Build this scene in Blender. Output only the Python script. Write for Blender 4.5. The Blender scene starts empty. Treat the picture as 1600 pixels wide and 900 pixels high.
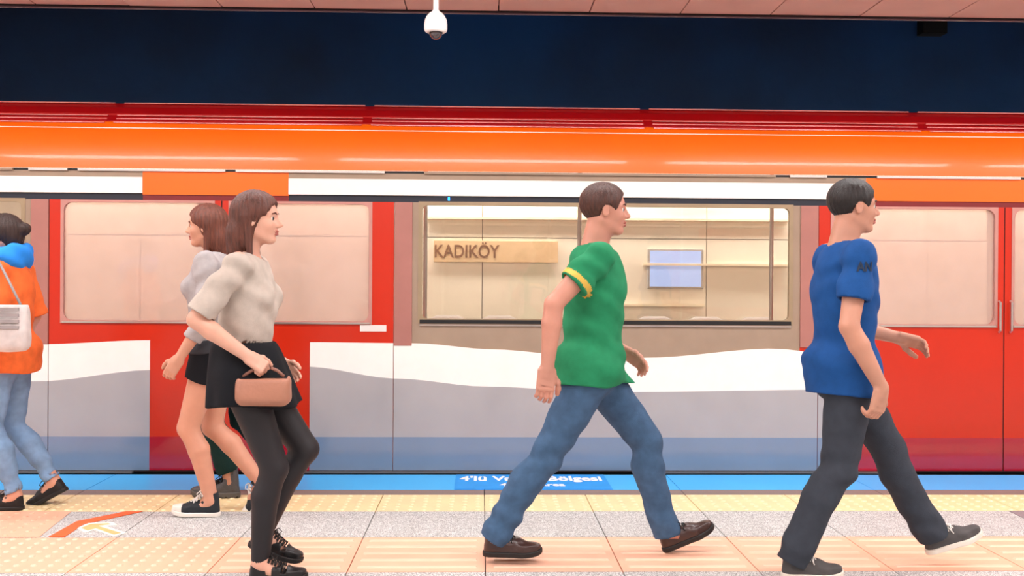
import bpy, math, random
import numpy as np
from mathutils import Vector, Matrix
random.seed(4); RNG = np.random.RandomState(7)
PI = math.pi
S = bpy.context.scene
COL = S.collection

# ------------------------------------------------------------------ camera
FPX = 1555.6; CZ = 1.25
YAW = math.radians(1.72); PITCH = 5.0 / FPX; ROLL = 0.0062
fwd = Vector((math.sin(YAW) * math.cos(PITCH), math.cos(YAW) * math.cos(PITCH), -math.sin(PITCH)))
r0 = Vector((math.cos(YAW), -math.sin(YAW), 0.0)); u0 = r0.cross(fwd)
right = r0 * math.cos(ROLL) + u0 * math.sin(ROLL)
up = u0 * math.cos(ROLL) - r0 * math.sin(ROLL)
cd = bpy.data.cameras.new('camera'); cam = bpy.data.objects.new('camera', cd); COL.objects.link(cam)
cd.sensor_width = 36; cd.lens = 35.0; cd.clip_start = .05; cd.clip_end = 200
M3 = Matrix((right, up, -fwd)).transposed()
cam.matrix_world = Matrix.Translation((0, 0, CZ)) @ M3.to_4x4()
S.camera = cam

def at(px, py, Y):
    d = fwd + right * ((px - 800) / FPX) - up * ((py - 450) / FPX)
    return Vector((0, 0, CZ)) + d * (Y / d.y)
def gnd(px, py, z=0.0):
    d = fwd + right * ((px - 800) / FPX) - up * ((py - 450) / FPX)
    return Vector((0, 0, CZ)) + d * ((z - CZ) / d.z)

# ------------------------------------------------------------------ world, exposure, lamps
w = bpy.data.worlds.new('world'); S.world = w; w.use_nodes = True
w.node_tree.nodes['Background'].inputs[0].default_value = (.9, .93, 1, 1)
w.node_tree.nodes['Background'].inputs[1].default_value = .05
S.view_settings.view_transform = 'Standard'; S.view_settings.look = 'None'
S.view_settings.gamma = 1; S.view_settings.use_curve_mapping = False
S.view_settings.exposure = -0.48

PY = 6.55            # platform edge
TY = 6.66            # side of the train
CEZ = 3.05           # ceiling height
LAMP_POWER = 62.0
def area(name, loc, sx, sy, power, color, rot=(0, 0, 0)):
    l = bpy.data.lights.new(name, 'AREA'); l.shape = 'RECTANGLE'; l.size = sx; l.size_y = sy
    l.energy = power; l.color = color
    o = bpy.data.objects.new(name, l); o.location = loc; o.rotation_euler = rot; COL.objects.link(o)
    return o

# ------------------------------------------------------------------ materials
def lin(c):
    if isinstance(c, str):
        c = tuple(int(c[i:i + 2], 16) / 255 for i in (0, 2, 4))
    return tuple((x / 12.92 if x <= .04045 else ((x + .055) / 1.055) ** 2.4) for x in c)
MATS = {}
def mat(name, color, rough=.5, metal=0., var=.06, scale=8., bump=0., bscale=60., coat=0., spec=.5, emit=None, estr=0., stretch=None, color2=None, voro=False):
    if name in MATS: return MATS[name]
    m = bpy.data.materials.new(name); m.use_nodes = True; nt = m.node_tree; N = nt.nodes; L = nt.links
    b = N['Principled BSDF']; c = lin(color)
    b.inputs['Roughness'].default_value = rough; b.inputs['Metallic'].default_value = metal
    b.inputs['Specular IOR Level'].default_value = spec
    if coat: b.inputs['Coat Weight'].default_value = coat; b.inputs['Coat Roughness'].default_value = .08
    tc = N.new('ShaderNodeTexCoord'); mp = N.new('ShaderNodeMapping'); L.new(tc.outputs['Object'], mp.inputs[0])
    if stretch: mp.inputs['Scale'].default_value = stretch
    if voro:
        nz = N.new('ShaderNodeTexVoronoi'); nz.inputs['Scale'].default_value = scale; fac = nz.outputs['Color']
        bw = N.new('ShaderNodeRGBToBW'); L.new(fac, bw.inputs[0]); fac = bw.outputs[0]
    else:
        nz = N.new('ShaderNodeTexNoise'); nz.inputs['Scale'].default_value = scale; nz.inputs['Detail'].default_value = 5; fac = nz.outputs['Fac']
    L.new(mp.outputs[0], nz.inputs['Vector'])
    cr = N.new('ShaderNodeValToRGB'); e = cr.color_ramp.elements
    e[0].position = .3; e[1].position = .7
    if color2 is not None:
        e[0].color = (*c, 1); e[1].color = (*lin(color2), 1)
    else:
        e[0].color = (*[x * (1 - var) for x in c], 1); e[1].color = (*[min(1, x * (1 + var)) for x in c], 1)
    L.new(fac, cr.inputs[0]); L.new(cr.outputs[0], b.inputs['Base Color'])
    if bump:
        n2 = N.new('ShaderNodeTexNoise'); n2.inputs['Scale'].default_value = bscale; n2.inputs['Detail'].default_value = 4
        L.new(mp.outputs[0], n2.inputs['Vector'])
        bp = N.new('ShaderNodeBump'); bp.inputs['Strength'].default_value = bump; bp.inputs['Distance'].default_value = .01
        L.new(n2.outputs['Fac'], bp.inputs['Height']); L.new(bp.outputs[0], b.inputs['Normal'])
    if emit is not None:
        b.inputs['Emission Color'].default_value = (*lin(emit), 1); b.inputs['Emission Strength'].default_value = estr
    MATS[name] = m
    return m
def glass(name, tint, refl=.12, rough=.02, milk=0., milkc='ffffff'):
    m = bpy.data.materials.new(name); m.use_nodes = True; nt = m.node_tree; N = nt.nodes; L = nt.links
    for n in list(N):
        if n.type != 'OUTPUT_MATERIAL': N.remove(n)
    out = [n for n in N if n.type == 'OUTPUT_MATERIAL'][0]
    t = N.new('ShaderNodeBsdfTransparent'); t.inputs[0].default_value = (*lin(tint), 1)
    g = N.new('ShaderNodeBsdfGlossy'); g.inputs['Roughness'].default_value = rough
    mx = N.new('ShaderNodeMixShader'); fr = N.new('ShaderNodeFresnel'); fr.inputs[0].default_value = 1.45
    ma = N.new('ShaderNodeMath'); ma.operation = 'ADD'; ma.inputs[1].default_value = refl; ma.use_clamp = True
    L.new(fr.outputs[0], ma.inputs[0]); L.new(ma.outputs[0], mx.inputs[0]); L.new(t.outputs[0], mx.inputs[1]); L.new(g.outputs[0], mx.inputs[2])
    last = mx
    if milk:
        d = N.new('ShaderNodeBsdfDiffuse'); d.inputs[0].default_value = (*lin(milkc), 1)
        tc = N.new('ShaderNodeTexCoord'); nz = N.new('ShaderNodeTexNoise'); nz.inputs['Scale'].default_value = 3
        L.new(tc.outputs['Object'], nz.inputs['Vector'])
        mm = N.new('ShaderNodeMath'); mm.operation = 'MULTIPLY_ADD'; mm.inputs[1].default_value = .15; mm.inputs[2].default_value = milk - .075
        L.new(nz.outputs['Fac'], mm.inputs[0])
        m2 = N.new('ShaderNodeMixShader'); L.new(mm.outputs[0], m2.inputs[0]); L.new(mx.outputs[0], m2.inputs[1]); L.new(d.outputs[0], m2.inputs[2]); last = m2
    L.new(last.outputs[0], out.inputs[0]); MATS[name] = m
    return m

# ------------------------------------------------------------------ object helpers
def link(o, parent=None):
    COL.objects.link(o)
    if parent is not None: o.parent = parent
    return o
def tag(o, label=None, cat=None, group=None, kind=None):
    if label: o['label'] = label
    if cat: o['category'] = cat
    if group: o['group'] = group
    if kind: o['kind'] = kind
    return o
def empty(name, loc, label, cat, group=None, rz=0.):
    o = bpy.data.objects.new(name, None); o.location = loc; o.rotation_euler = (0, 0, rz); o.empty_display_size = .1
    link(o); return tag(o, label, cat, group)
class MB:
    """collects polygons for one mesh"""
    def __init__(s): s.v = []; s.f = []; s.m = []
    def add(s, vs, fs, mi=0):
        k = len(s.v); s.v += [tuple(v) for v in vs]; s.f += [tuple(i + k for i in f) for f in fs]; s.m += [mi] * len(fs); return s
    def box(s, x0, x1, y0, y1, z0, z1, mi=0):
        vs = [(x, y, z) for z in (z0, z1) for y in (y0, y1) for x in (x0, x1)]
        return s.add(vs, [(0, 2, 3, 1), (4, 5, 7, 6), (0, 1, 5, 4), (2, 6, 7, 3), (0, 4, 6, 2), (1, 3, 7, 5)], mi)
    def tube(s, pts, r, n=8, mi=0, cap=True):
        pts = [Vector(p) for p in pts]; rs = r if isinstance(r, (list, tuple)) else [r] * len(pts)
        vs = []; fs = []
        for i, p in enumerate(pts):
            t = (pts[min(i + 1, len(pts) - 1)] - pts[max(i - 1, 0)]).normalized()
            a = t.orthogonal().normalized() if i == 0 else (a - t * a.dot(t)).normalized()
            b = t.cross(a)
            for k in range(n):
                q = 2 * PI * k / n; vs.append(p + (a * math.cos(q) + b * math.sin(q)) * rs[i])
        for i in range(len(pts) - 1):
            for k in range(n): fs.append((i * n + k, i * n + (k + 1) % n, (i + 1) * n + (k + 1) % n, (i + 1) * n + k))
        if cap: fs.append(tuple(range(n))[::-1]); fs.append(tuple((len(pts) - 1) * n + k for k in range(n)))
        return s.add(vs, fs, mi)
    def lathe(s, prof, c=(0, 0, 0), n=32, mi=0):
        vs = []; fs = []
        for r, z in prof:
            for k in range(n): q = 2 * PI * k / n; vs.append((c[0] + r * math.cos(q), c[1] + r * math.sin(q), c[2] + z))
        for i in range(len(prof) - 1):
            for k in range(n): fs.append((i * n + k, i * n + (k + 1) % n, (i + 1) * n + (k + 1) % n, (i + 1) * n + k))
        return s.add(vs, fs, mi)
    def prism_xz(s, poly, y0, y1, mi=0):
        n = len(poly); vs = [(x, y0, z) for x, z in poly] + [(x, y1, z) for x, z in poly]
        fs = [tuple(range(n)), tuple(range(2 * n - 1, n - 1, -1))] + [(i, i + n, (i + 1) % n + n, (i + 1) % n) for i in range(n)]
        return s.add(vs, fs, mi)
    def prism_xy(s, poly, z0, z1, mi=0):
        n = len(poly); vs = [(x, y, z1) for x, y in poly] + [(x, y, z0) for x, y in poly]
        fs = [tuple(range(n)), tuple(range(2 * n - 1, n - 1, -1))] + [(i, i + n, (i + 1) % n + n, (i + 1) % n) for i in range(n)]
        return s.add(vs, fs, mi)
    def frame(s, x0, x1, z0, z1, a0, a1, b0, b1, y0, y1, r=.05, k=5, mi=0):
        """flat panel x0..x1,z0..z1 with a rounded opening a0..a1,b0..b1"""
        def ring(y):
            o = [(x0, y, z0), (x1, y, z0), (x1, y, z1), (x0, y, z1)]; inn = []
            for cx, cz, q in ((a0 + r, b0 + r, PI), (a1 - r, b0 + r, 1.5 * PI), (a1 - r, b1 - r, 0), (a0 + r, b1 - r, .5 * PI)):
                for i in range(k): t = q + .5 * PI * i / (k - 1); inn.append((cx + r * math.cos(t), y, cz + r * math.sin(t)))
            return o + inn
        vs = ring(y0) + ring(y1); n = 4 + 4 * k; fs = []
        for side in (0, 1):
            B = side * n; F2 = []
            for c in range(4):
                for i in range(k - 1): F2.append((B + c, B + 4 + c * k + i + 1, B + 4 + c * k + i))
                c2 = (c + 1) % 4; F2.append((B + c, B + c2, B + 4 + c2 * k, B + 4 + c * k + k - 1))
            fs += F2 if side == 0 else [f[::-1] for f in F2]
        for c in range(4): fs.append((c, c + n, (c + 1) % 4 + n, (c + 1) % 4))
        for i in range(4 * k): a = 4 + i; b = 4 + (i + 1) % (4 * k); fs.append((a, b, b + n, a + n))
        return s.add(vs, fs, mi)
    def build(s, name, mats, parent=None, bevel=0., smooth=False, loc=None):
        me = bpy.data.meshes.new(name); me.from_pydata(s.v, [], s.f)
        for m in (mats if isinstance(mats, (list, tuple)) else [mats]): me.materials.append(m)
        if any(s.m): me.polygons.foreach_set('material_index', s.m)
        if smooth: me.polygons.foreach_set('use_smooth', [True] * len(me.polygons))
        me.update(); o = bpy.data.objects.new(name, me); link(o, parent)
        if loc is not None: o.location = loc
        if bevel:
            b = o.modifiers.new('bevel', 'BEVEL'); b.width = bevel; b.segments = 2; b.limit_method = 'ANGLE'
        return o
def text_obj(name, body, size, m, parent=None, loc=(0, 0, 0), rot=(0, 0, 0), sx=1., depth=.002, bold=.0, align='LEFT'):
    c = bpy.data.curves.new(name, 'FONT'); c.body = body; c.size = size; c.extrude = depth; c.offset = bold; c.align_x = align
    c.resolution_u = 4
    o = bpy.data.objects.new(name, c); COL.objects.link(o)
    bpy.context.view_layer.update()
    dg = bpy.context.evaluated_depsgraph_get(); me = bpy.data.meshes.new_from_object(o.evaluated_get(dg))
    bpy.data.objects.remove(o); bpy.data.curves.remove(c)
    me.name = name; me.materials.clear(); me.materials.append(m); o = bpy.data.objects.new(name, me); link(o, parent)
    o.location = loc; o.rotation_euler = rot; o.scale = (sx, 1, 1)
    return o

# ------------------------------------------------------------------ colours
red = mat('train red enamel', 'c42607', .3, coat=.2, var=.04, scale=2)
redtop = mat('train red roof enamel', 'b40c10', .3, coat=.4, var=.05, scale=2)
orange = mat('train orange enamel', 'ff6c06', .35, coat=.25, var=.04, scale=1.5)
trgrey = mat('train grey vinyl', 'a9a5a6', .25, coat=.7, var=.04, scale=3)
skirt_blue_reflection = mat('train skirt painted blue reflection', '7489a3', .18, coat=.9, var=.05, scale=3)  # reflection of the blue platform edge put into the skirt colour
skirt_red = mat('train wine red vinyl', 'a8122a', .2, coat=.8, var=.05, scale=3)
trwhite = mat('train white vinyl', 'f4efe8', .35, coat=.4, var=.02)
taupe = mat('train taupe panel', '9c8672', .5, var=.05)
mauve = mat('train mauve pillar', 'a87066', .45, var=.05)
rubber = mat('black rubber', '0c0b0d', .6)
steel = mat('brushed steel', 'd9d2cc', .28, metal=.9, var=.05, stretch=(.4, 6, 6))
darkred = mat('dark red header', '7a1518', .4)
navy = mat('dark navy header', '1c2230', .4)
cream_in = mat('cream interior lining', 'e9dccb', .5, var=.03)
blackm = mat('black metal', '08080a', .5)

# ================================================================== structure
X0, X1 = -14.0, 14.0
# ---- floor
concrete = mat('grey screed', '6f6a68', .8, bump=.2)
grout = mat('dark grout', '6b5f5a', .9)
floor = MB().box(X0, X1, -4, PY, -.25, -.02).build('floor', grout)
tag(floor, kind='structure')
MB().box(X0, X1, PY - .02, PY, -1.1, -.02).build('edge_face', concrete, floor)
bandY = [gnd(800, y).y for y in (743, 765.5, 773, 799, 839, 893.5)]
# band limits (from far to near)
b_blue, b_brown, b_yel, b_grey, b_peach, b_near = PY, bandY[1], bandY[2], bandY[3], bandY[4], bandY[5]
blue_m = mat('sky blue edge paint', '45b8ff', .35, var=.04, scale=3)
brown_m = mat('brown grey granite', '86746f', .6, var=.25, scale=260, bump=.15)
yel_m = mat('yellow tactile tile', 'efd7a4', .5, var=.06, scale=6)
peach_m = mat('peach tactile tile', 'eeb597', .5, var=.05, scale=6)
terr_m = mat('grey speckled terrazzo', '858583', .55, color2='e2e2e0', scale=260, voro=True, bump=.1, bscale=120)
terr2_m = mat('mauve terrazzo', '8f8286', .6, var=.12, scale=90)
TW = .6
def tile_x0(px, py):      # world x of a joint seen at px, py
    return gnd(px, py).x
jx = tile_x0(758, 862) % TW
xs = [X0 + ((jx - X0) % TW) + TW * i for i in range(int((X1 - X0) / TW))]
worn_m = mat('worn raised tactile bars', 'f5c8ad', .4, var=.04); worn_y = mat('worn raised yellow studs', 'f3deb2', .4, var=.04)
def slab_mesh(name, wx, wy, m, kind):
    mb = MB(); g = .0025
    mb.box(g, wx - g, g, wy - g, -.03, 0)
    if kind == 'bars':
        for i in range(5):
            yy = wy * (.12 + .19 * i)
            mb.add([(wx * .06, yy - .014, 0), (wx * .94, yy - .014, 0), (wx * .94, yy + .014, 0), (wx * .06, yy + .014, 0),
                    (wx * .07, yy - .009, .005), (wx * .93, yy - .009, .005), (wx * .93, yy + .009, .005), (wx * .07, yy + .009, .005)],
                   [(4, 5, 6, 7), (0, 1, 5, 4), (1, 2, 6, 5), (2, 3, 7, 6), (3, 0, 4, 7)], 1)
    if kind == 'dots':
        nx = round(wx / .075); ny = round(wy / .075)
        for i in range(nx):
            for j in range(ny):
                cx = wx * (i + .5) / nx; cy = wy * (j + .5) / ny
                vs = []
                for r, z in ((.016, 0), (.010, .005)):
                    for k in range(8): q = PI * k / 4; vs.append((cx + r * math.cos(q), cy + r * math.sin(q), z))
                mb.add(vs, [tuple(range(8, 16))] + [(k, (k + 1) % 8, 8 + (k + 1) % 8, 8 + k) for k in range(8)], 1)
    me = bpy.data.meshes.new(name); me.from_pydata(mb.v, [], mb.f); me.materials.append(m)
    if any(mb.m): me.materials.append(worn_y if m is yel_m else worn_m); me.polygons.foreach_set('material_index', mb.m)
    me.update(); return me
def lay(name, me, x, y):
    o = bpy.data.objects.new(name, me); link(o, floor); o.location = (x, y, 0); return o
VX0, VX1 = -6.2, 6.6       # the stretch laid with separate tiles
m_bars = slab_mesh('tactile_tile', TW, b_peach - b_near, peach_m, 'bars')
m_dots = slab_mesh('tactile_tile', TW, b_peach - b_near, peach_m, 'dots')
m_ydot = slab_mesh('warning_tile', TW, b_yel - b_grey, yel_m, 'dots')
m_yflat = m_ydot
m_terr = slab_mesh('terrazzo_slab', TW, b_grey - b_peach, terr_m, '')
m_near = slab_mesh('terrazzo_slab', TW, .6, terr_m, '')
m_brown = slab_mesh('granite_slab', TW * 2, b_brown - b_yel, brown_m, '')
m_blue = slab_mesh('edge_slab', TW * 2, b_blue - b_brown, blue_m, '')
xdots = gnd(352, 862).x
k = 0
for x in xs:
    if x < VX0 or x > VX1: continue
    lay('tactile_tile', m_dots if x + .3 < xdots else m_bars, x, b_near)
    lay('warning_tile', m_ydot, x, b_grey)
    lay('terrazzo_slab', m_terr, x, b_peach)
    for j in range(1, 3): lay('terrazzo_slab', m_near, x, b_near - .6 * j)
    if k % 2 == 0:
        lay('granite_slab', m_brown, x, b_yel); lay('edge_slab', m_blue, x, b_brown)
    k += 1
xa = [x for x in xs if x >= VX0][0]; xb = [x for x in xs if x <= VX1][-1] + TW
if k % 2: xb2 = xb + TW
else: xb2 = xb
def band(name, y0, y1, m, xr=None):
    mb = MB()
    mb.box(X0, xa, y0, y1, -.03, 0); mb.box(xr or xb, X1, y0, y1, -.03, 0)
    return mb.build(name, m, floor)
band('tactile_band', b_near, b_peach, peach_m); band('warning_band', b_grey, b_yel, yel_m); band('terrazzo_band', b_peach, b_grey, terr_m)
band('granite_band', b_yel, b_brown, brown_m, xb2); band('blue_band', b_brown, b_blue, blue_m, xb2); band('terrazzo_band', b_near - 1.2, b_near, terr_m)
MB().box(X0, X1, -4, b_near - 1.2, -.03, 0).build('terrazzo_field', terr_m, floor)
# ---- markings laid on the floor
def on_floor(pts): return [(gnd(x, y).x, gnd(x, y).y) for x, y in pts]
def ccw(p):
    a = sum(p[i][0] * p[(i + 1) % len(p)][1] - p[(i + 1) % len(p)][0] * p[i][1] for i in range(len(p)))
    return p if a > 0 else p[::-1]
o_mark = mat('orange floor paint', 'f2662c', .5); w_mark = mat('white floor paint', 'f5efe6', .5); p_mark = mat('pale orange floor paint', 'f6b777', .5)
ar = [(120, 821), (138, 812.5), (176, 811), (184, 816), (164, 817), (198, 829), (177, 834), (147, 823.5), (133, 829)]
def on_floor(pts):
    o = []
    for x, y in pts:
        v = min(max((y - 790.5) / 45, 0.01), .99); Yw = b_grey + (b_peach - b_grey) * v
        o.append((at(x, y, Yw).x, Yw))
    return o
t = MB().prism_xy(ccw(on_floor([(197, 790.5), (120, 809), (76, 835.5), (101, 835.5), (131, 814), (223, 791)])), .001, .0035).build('floor_line', o_mark)
tag(t, 'bent orange line painted on grey floor at the left', 'floor marking')
cxm = sum(p[0] for p in ar) / len(ar); cym = sum(p[1] for p in ar) / len(ar)
t = empty('floor_arrow', (*on_floor([(cxm, cym)])[0], 0), 'pale orange floor arrow with white outline pointing left', 'floor marking')
q = MB().prism_xy(ccw(on_floor(ar)), .001, .003).build('outline', w_mark, t); q.matrix_parent_inverse = t.matrix_world.inverted()
bpy.context.view_layer.update(); INV = t.matrix_world.inverted(); q.matrix_parent_inverse = INV
ai = [(127, 821), (141, 814.5), (169, 813), (173, 814.6), (153, 817.5), (189, 829.3), (178, 832), (150, 821.5), (137, 825)]
q = MB().prism_xy(ccw(on_floor(ai)), .003, .0042).build('fill', p_mark, t); q.matrix_parent_inverse = INV
# peach blister tiles with a slanting edge, left
pp = on_floor([(-260, 799), (127, 790.8), (66, 836.5), (-260, 836.5)])
yA = b_grey - .003; yB = b_peach + .003
xA = gnd(127, 791).x; xB = gnd(66, 837).x
mb = MB().prism_xy([(-6.1, yB), (xB, yB), (xA, yA), (-6.1, yA)], .0008, .0025)
yy = yB + .035
while yy < yA - .02:
    xe = xB + (xA - xB) * (yy - yB) / (yA - yB) - .04; xx = -4.6
    while xx < xe:
        vs = []
        for r, z in ((.017, .0025), (.011, .007)):
            for k in range(6): qn = PI * k / 3; vs.append((xx + r * math.cos(qn), yy + r * math.sin(qn), z))
        mb.add(vs, [tuple(range(6, 12))] + [(k, (k + 1) % 6, 6 + (k + 1) % 6, 6 + k) for k in range(6)]); xx += .078
    yy += .078
t = mb.build('tactile_mat', peach_m); tag(t, 'peach blister paving patch with slanted end at far left', 'floor marking')
xC = gnd(1553, 789).x; xD = gnd(1660, 838).x
t = MB().prism_xy([(xD, yB), (6.2, yB), (6.2, yA), (xC, yA)], .0008, .0025).build('floor_patch', terr2_m)
tag(t, 'plain mauve grey floor patch with slanted end at far right', 'floor marking')
# ---- lettering on the blue edge
lab_m = mat('bright blue sticker', '1c9af2', .35); wl = mat('white lettering', 'f8f8f8', .5)
xs0 = gnd(711, 755).x; xs1 = gnd(951, 755).x
st = empty('edge_sticker', ((xs0 + xs1) / 2, (b_brown + PY) / 2, 0), 'bright blue platform edge sticker lettered in white, four-car area', 'sticker')
hw = (xs1 - xs0) / 2; hd = (PY - b_brown) / 2
MB().box(-hw, hw, -hd + .01, hd - .01, .001, .003).build('sheet', lab_m, st)
text_obj('lettering', "4'lü Vagon Bölgesi", .2, wl, st, (0, .03, .0035), (0, 0, 0), 1.0, .0004, .006, 'CENTER')
text_obj('lettering', "4-Car Area", .12, wl, st, (0, -.14, .0035), (0, 0, 0), 1.0, .0004, .003, 'CENTER')
for o in st.children:
    if o.name.startswith('lettering'):
        wd = o.dimensions.x
        bpy.context.view_layer.update(); wd = o.dimensions.x
        o.scale.x = ((943 - 717) / 240 * 2 * hw if abs(o.location.y - .03) < .01 else (888 - 787) / 240 * 2 * hw) / max(wd, .01)

# ---- ceiling
pink = mat('pink metal ceiling panel', 'd3a79a', .45, var=.04, scale=4)
darkj = mat('ceiling joint shadow gap', '3c2a28', .8)
ceil = MB().box(X0, X1, -4, PY - .62 * 2, CEZ, CEZ + .3).box(X0, X1, PY - 1.24, PY, CEZ + .035, CEZ + .3).build('ceiling', pink)
tag(ceil, kind='structure')
pm = MB(); g = .004
pm.box(g, .6 - g, g, .62 - g, 0, .03)
pme = bpy.data.meshes.new('ceiling_panel'); pme.from_pydata(pm.v, [], pm.f); pme.materials.append(pink); pme.update()
cj = at(1345, 21, PY - .02).x % .6
x = X0 + ((cj - X0) % .6)
while x < X1 - .6:
    for r in (1, 2):
        if r == 1 or abs(x) < 6:
            o = bpy.data.objects.new('ceiling_panel', pme); link(o, ceil); o.location = (x, PY - .62 * r, CEZ + random.uniform(-.002, .001))
    x += .6
tr = MB().box(X0, X1, PY, PY + .03, CEZ - .005, CEZ + .3).build('trim_1', blackm); tag(tr, kind='structure')
tr = MB().box(X0, X1, PY + .03, PY + .05, CEZ - .012, CEZ + .012).build('trim_2', mat('mauve edge trim', '6a4a55', .4)); tag(tr, kind='structure')
# ---- tunnel
FW = 10.6
wall_dark = mat('dark blue sprayed concrete', '161f2e', .85, color2='03478f', scale=.33, bump=.5, bscale=9)
w1 = MB().box(X0, X1, FW - .05, FW + .3, 2.75, 5.6).build('wall_back_upper', wall_dark); tag(w1, kind='structure')
creamw = mat('cream enamel wall panel', 'f7efe2', .45, var=.04, scale=3)
w2 = MB().box(X0, X1, FW + .03, FW + .3, -1.1, 2.75).build('wall_back', grout); tag(w2, kind='structure')
cp = MB().box(.004, 1.196, 0, .03, .004, .896); cme = bpy.data.meshes.new('wall_panel'); cme.from_pydata(cp.v, [], cp.f); cme.materials.append(creamw); cme.update()
x = -7.2
while x < 8.4:
    for r in range(4):
        o = bpy.data.objects.new('wall_panel', cme); link(o, w2); o.location = (x, FW, -.95 + .9 * r)
    x += 1.2
t = MB().box(X0, X1, PY, FW + .3, -1.2, -1.1).build('floor_trackbed', mat('dark ballast', '2a2624', .9, bump=.4)); tag(t, kind='structure')
t = MB().box(X0, X1, PY, FW + .3, 5.6, 5.8).build('ceiling_tunnel', wall_dark); tag(t, kind='structure')
t = MB().box(X0, X1, PY + .0, PY + .1, 3.33, 5.6).build('wall_bulkhead', wall_dark); tag(t, kind='structure')
for nm, xx in (('wall_left', X0), ('wall_right', X1)):
    t = MB().box(xx - .1, xx + .1, -4, FW, -1.2, 5.8).build(nm, mat('grey beige wall', 'b9a89c', .6)); tag(t, kind='structure')
t = MB().box(X0, X1, -4.1, -4, -.1, 3.4).build('wall_front', mat('pale pink beige wall', 'dcc6b8', .5)); tag(t, kind='structure')
rail_m = mat('worn rail steel', '7a6f66', .4, metal=.8)
for yy in (TY + .6, TY + 2.03):
    t = MB().box(X0, X1, yy - .035, yy + .035, -1.1, -.95).box(X0, X1, yy - .07, yy + .07, -1.1, -1.08).build('rail', rail_m)
    tag(t, 'steel running rail under the train', 'rail', 'running rails under the train')
# far wall fittings
tubem = mat('lit diffuser', 'fff4e4', .4, emit='fff0dc', estr=6)
def luminaire(x, y, z, ln, wd, label, grp, power, color, rot=(0, 0, 0)):
    e = empty('ceiling_light', (x, y, z), label, 'light', grp)
    MB().box(-ln / 2, ln / 2, -wd / 2, wd / 2, -.02, .02).build('housing', mat('white lamp housing', 'e8e4de', .4), e)
    MB().box(-ln / 2 + .02, ln / 2 - .02, -wd / 2 + .02, wd / 2 - .02, -.026, -.02).build('diffuser', tubem, e)
    a = area('lamp', (0, 0, -.03), ln - .06, wd - .04, power, color, rot); a.parent = e
    return e
WARM = (.98, .98, 1.0)
for yy in (5.05, 2.6, -.6):
    for xx in (-11.2, -8.4, -5.6, -2.8, 0, 2.8, 5.6, 8.4, 11.2):
        luminaire(xx, yy, CEZ - .02, 2.5, .22, 'long white strip light flush on the pink ceiling over the platform', 'strip lights over the platform', LAMP_POWER, WARM)
for xx in (-9, -4.5, 0, 4.5, 9):
    e = luminaire(xx, FW - .22, 2.66, 4.2, .16, 'added white strip light hidden behind the train to brighten the tunnel wall', 'added strip lights hidden on the tunnel wall', 150, (1, .95, .87))  # unseen lamps added to light the cream wall behind the windows
t = MB().box(X0, X1, FW - .34, FW - .05, 2.70, 2.78).build('lamp_shield', blackm); tag(t, kind='structure')  # unseen shield added to keep the strip lights off the upper wall
e = empty('station_sign', (at(775, 393, FW - .02).x, FW - .02, at(775, 393, FW - .02).z), 'beige station name board lettered in brown behind the train window', 'sign')
s_w = .66; MB().box(-s_w, s_w, -.01, .01, -.115, .115).build('board', mat('beige sign board', 'e4c6a0', .5), e, bevel=.004)
tt = text_obj('lettering', 'KADIKÖY', .19, mat('brown lettering', '7a5238', .5), e, (0, -.012, -.065), (PI / 2, 0, 0), 1, .002, .003, 'CENTER')
tt.location.x = at(729, 393, FW).x - e.location.x
bpy.context.view_layer.update(); tt.scale.x = (at(780, 393, FW).x - at(679, 393, FW).x) / tt.dimensions.x
c = at(1055, 420, FW - .02)
e = empty('wall_screen', c, 'pale blue lit screen on the cream tunnel wall', 'screen')
MB().box(-.30, .30, -.02, .015, -.21, .21).build('bezel', mat('grey bezel', 'b9b3ad', .4), e, bevel=.005)
MB().box(-.275, .275, -.024, -.02, -.19, .19).build('display', mat('pale blue display', 'a9c4ff', .3, emit='a9c4ff', estr=.75), e)
for yy, x0p, x1p in ((413, 1005, 1232), (476, 930, 1100), (340, 665, 1232)):
    a = at(x0p, yy, FW - .04); b = at(x1p, yy, FW - .04)
    t = MB().box(a.x, b.x, FW - .05, FW - .001, a.z - .012, a.z + .012).build('cable_duct', mat('pale duct', 'fff0d8', .4)); 
    tag(t, {413: 'pale horizontal duct beside the blue screen', 476: 'short pale duct low on the tunnel wall', 340: 'long pale duct high on the tunnel wall'}[yy], 'duct')
c = at(1456, 41, FW - .12)
t = MB().box(c.x - .13, c.x + .13, FW - .2, FW - .05, c.z - .09, c.z + .09).build('junction_box', mat('dark box', '05070c', .7)); tag(t, 'small dark box high on the navy tunnel wall at right', 'box')

# ---- dome camera
DY = 5.75; c = at(681, 30, DY)
e = empty('dome_camera', (c.x, c.y, CEZ), 'white dome security camera hanging from the ceiling on a pole', 'camera')
k = DY / FPX
whp = mat('white camera plastic', 'f6f4f1', .35)
def zz(py): return at(681, py, DY).z - CEZ
MB().lathe([(0, .0), (.05, 0), (.05, -.012), (4.4 * k, -.014), (4.4 * k, zz(17)), (0, zz(17))]).build('pole', whp, e, smooth=False)
MB().lathe([(4.4 * k, zz(15)), (6 * k, zz(18)), (10 * k, zz(20.5)), (14 * k, zz(25)), (17 * k, zz(31)), (18 * k, zz(38)), (18 * k, zz(46)), (17 * k, zz(49)), (14 * k, zz(51)), (11.5 * k, zz(51.5)), (11 * k, zz(47)), (0, zz(47))], n=40).build('housing', whp, e, smooth=True)
MB().lathe([(10.8 * k, zz(48))] + [(10.6 * k * math.cos(a), zz(50 + 12 * math.sin(a))) for a in [i * PI / 16 for i in range(9)]], n=32).build('dome', mat('smoked dome', '2a2228', .08, coat=1.0, spec=.9), e, smooth=True)

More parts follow.
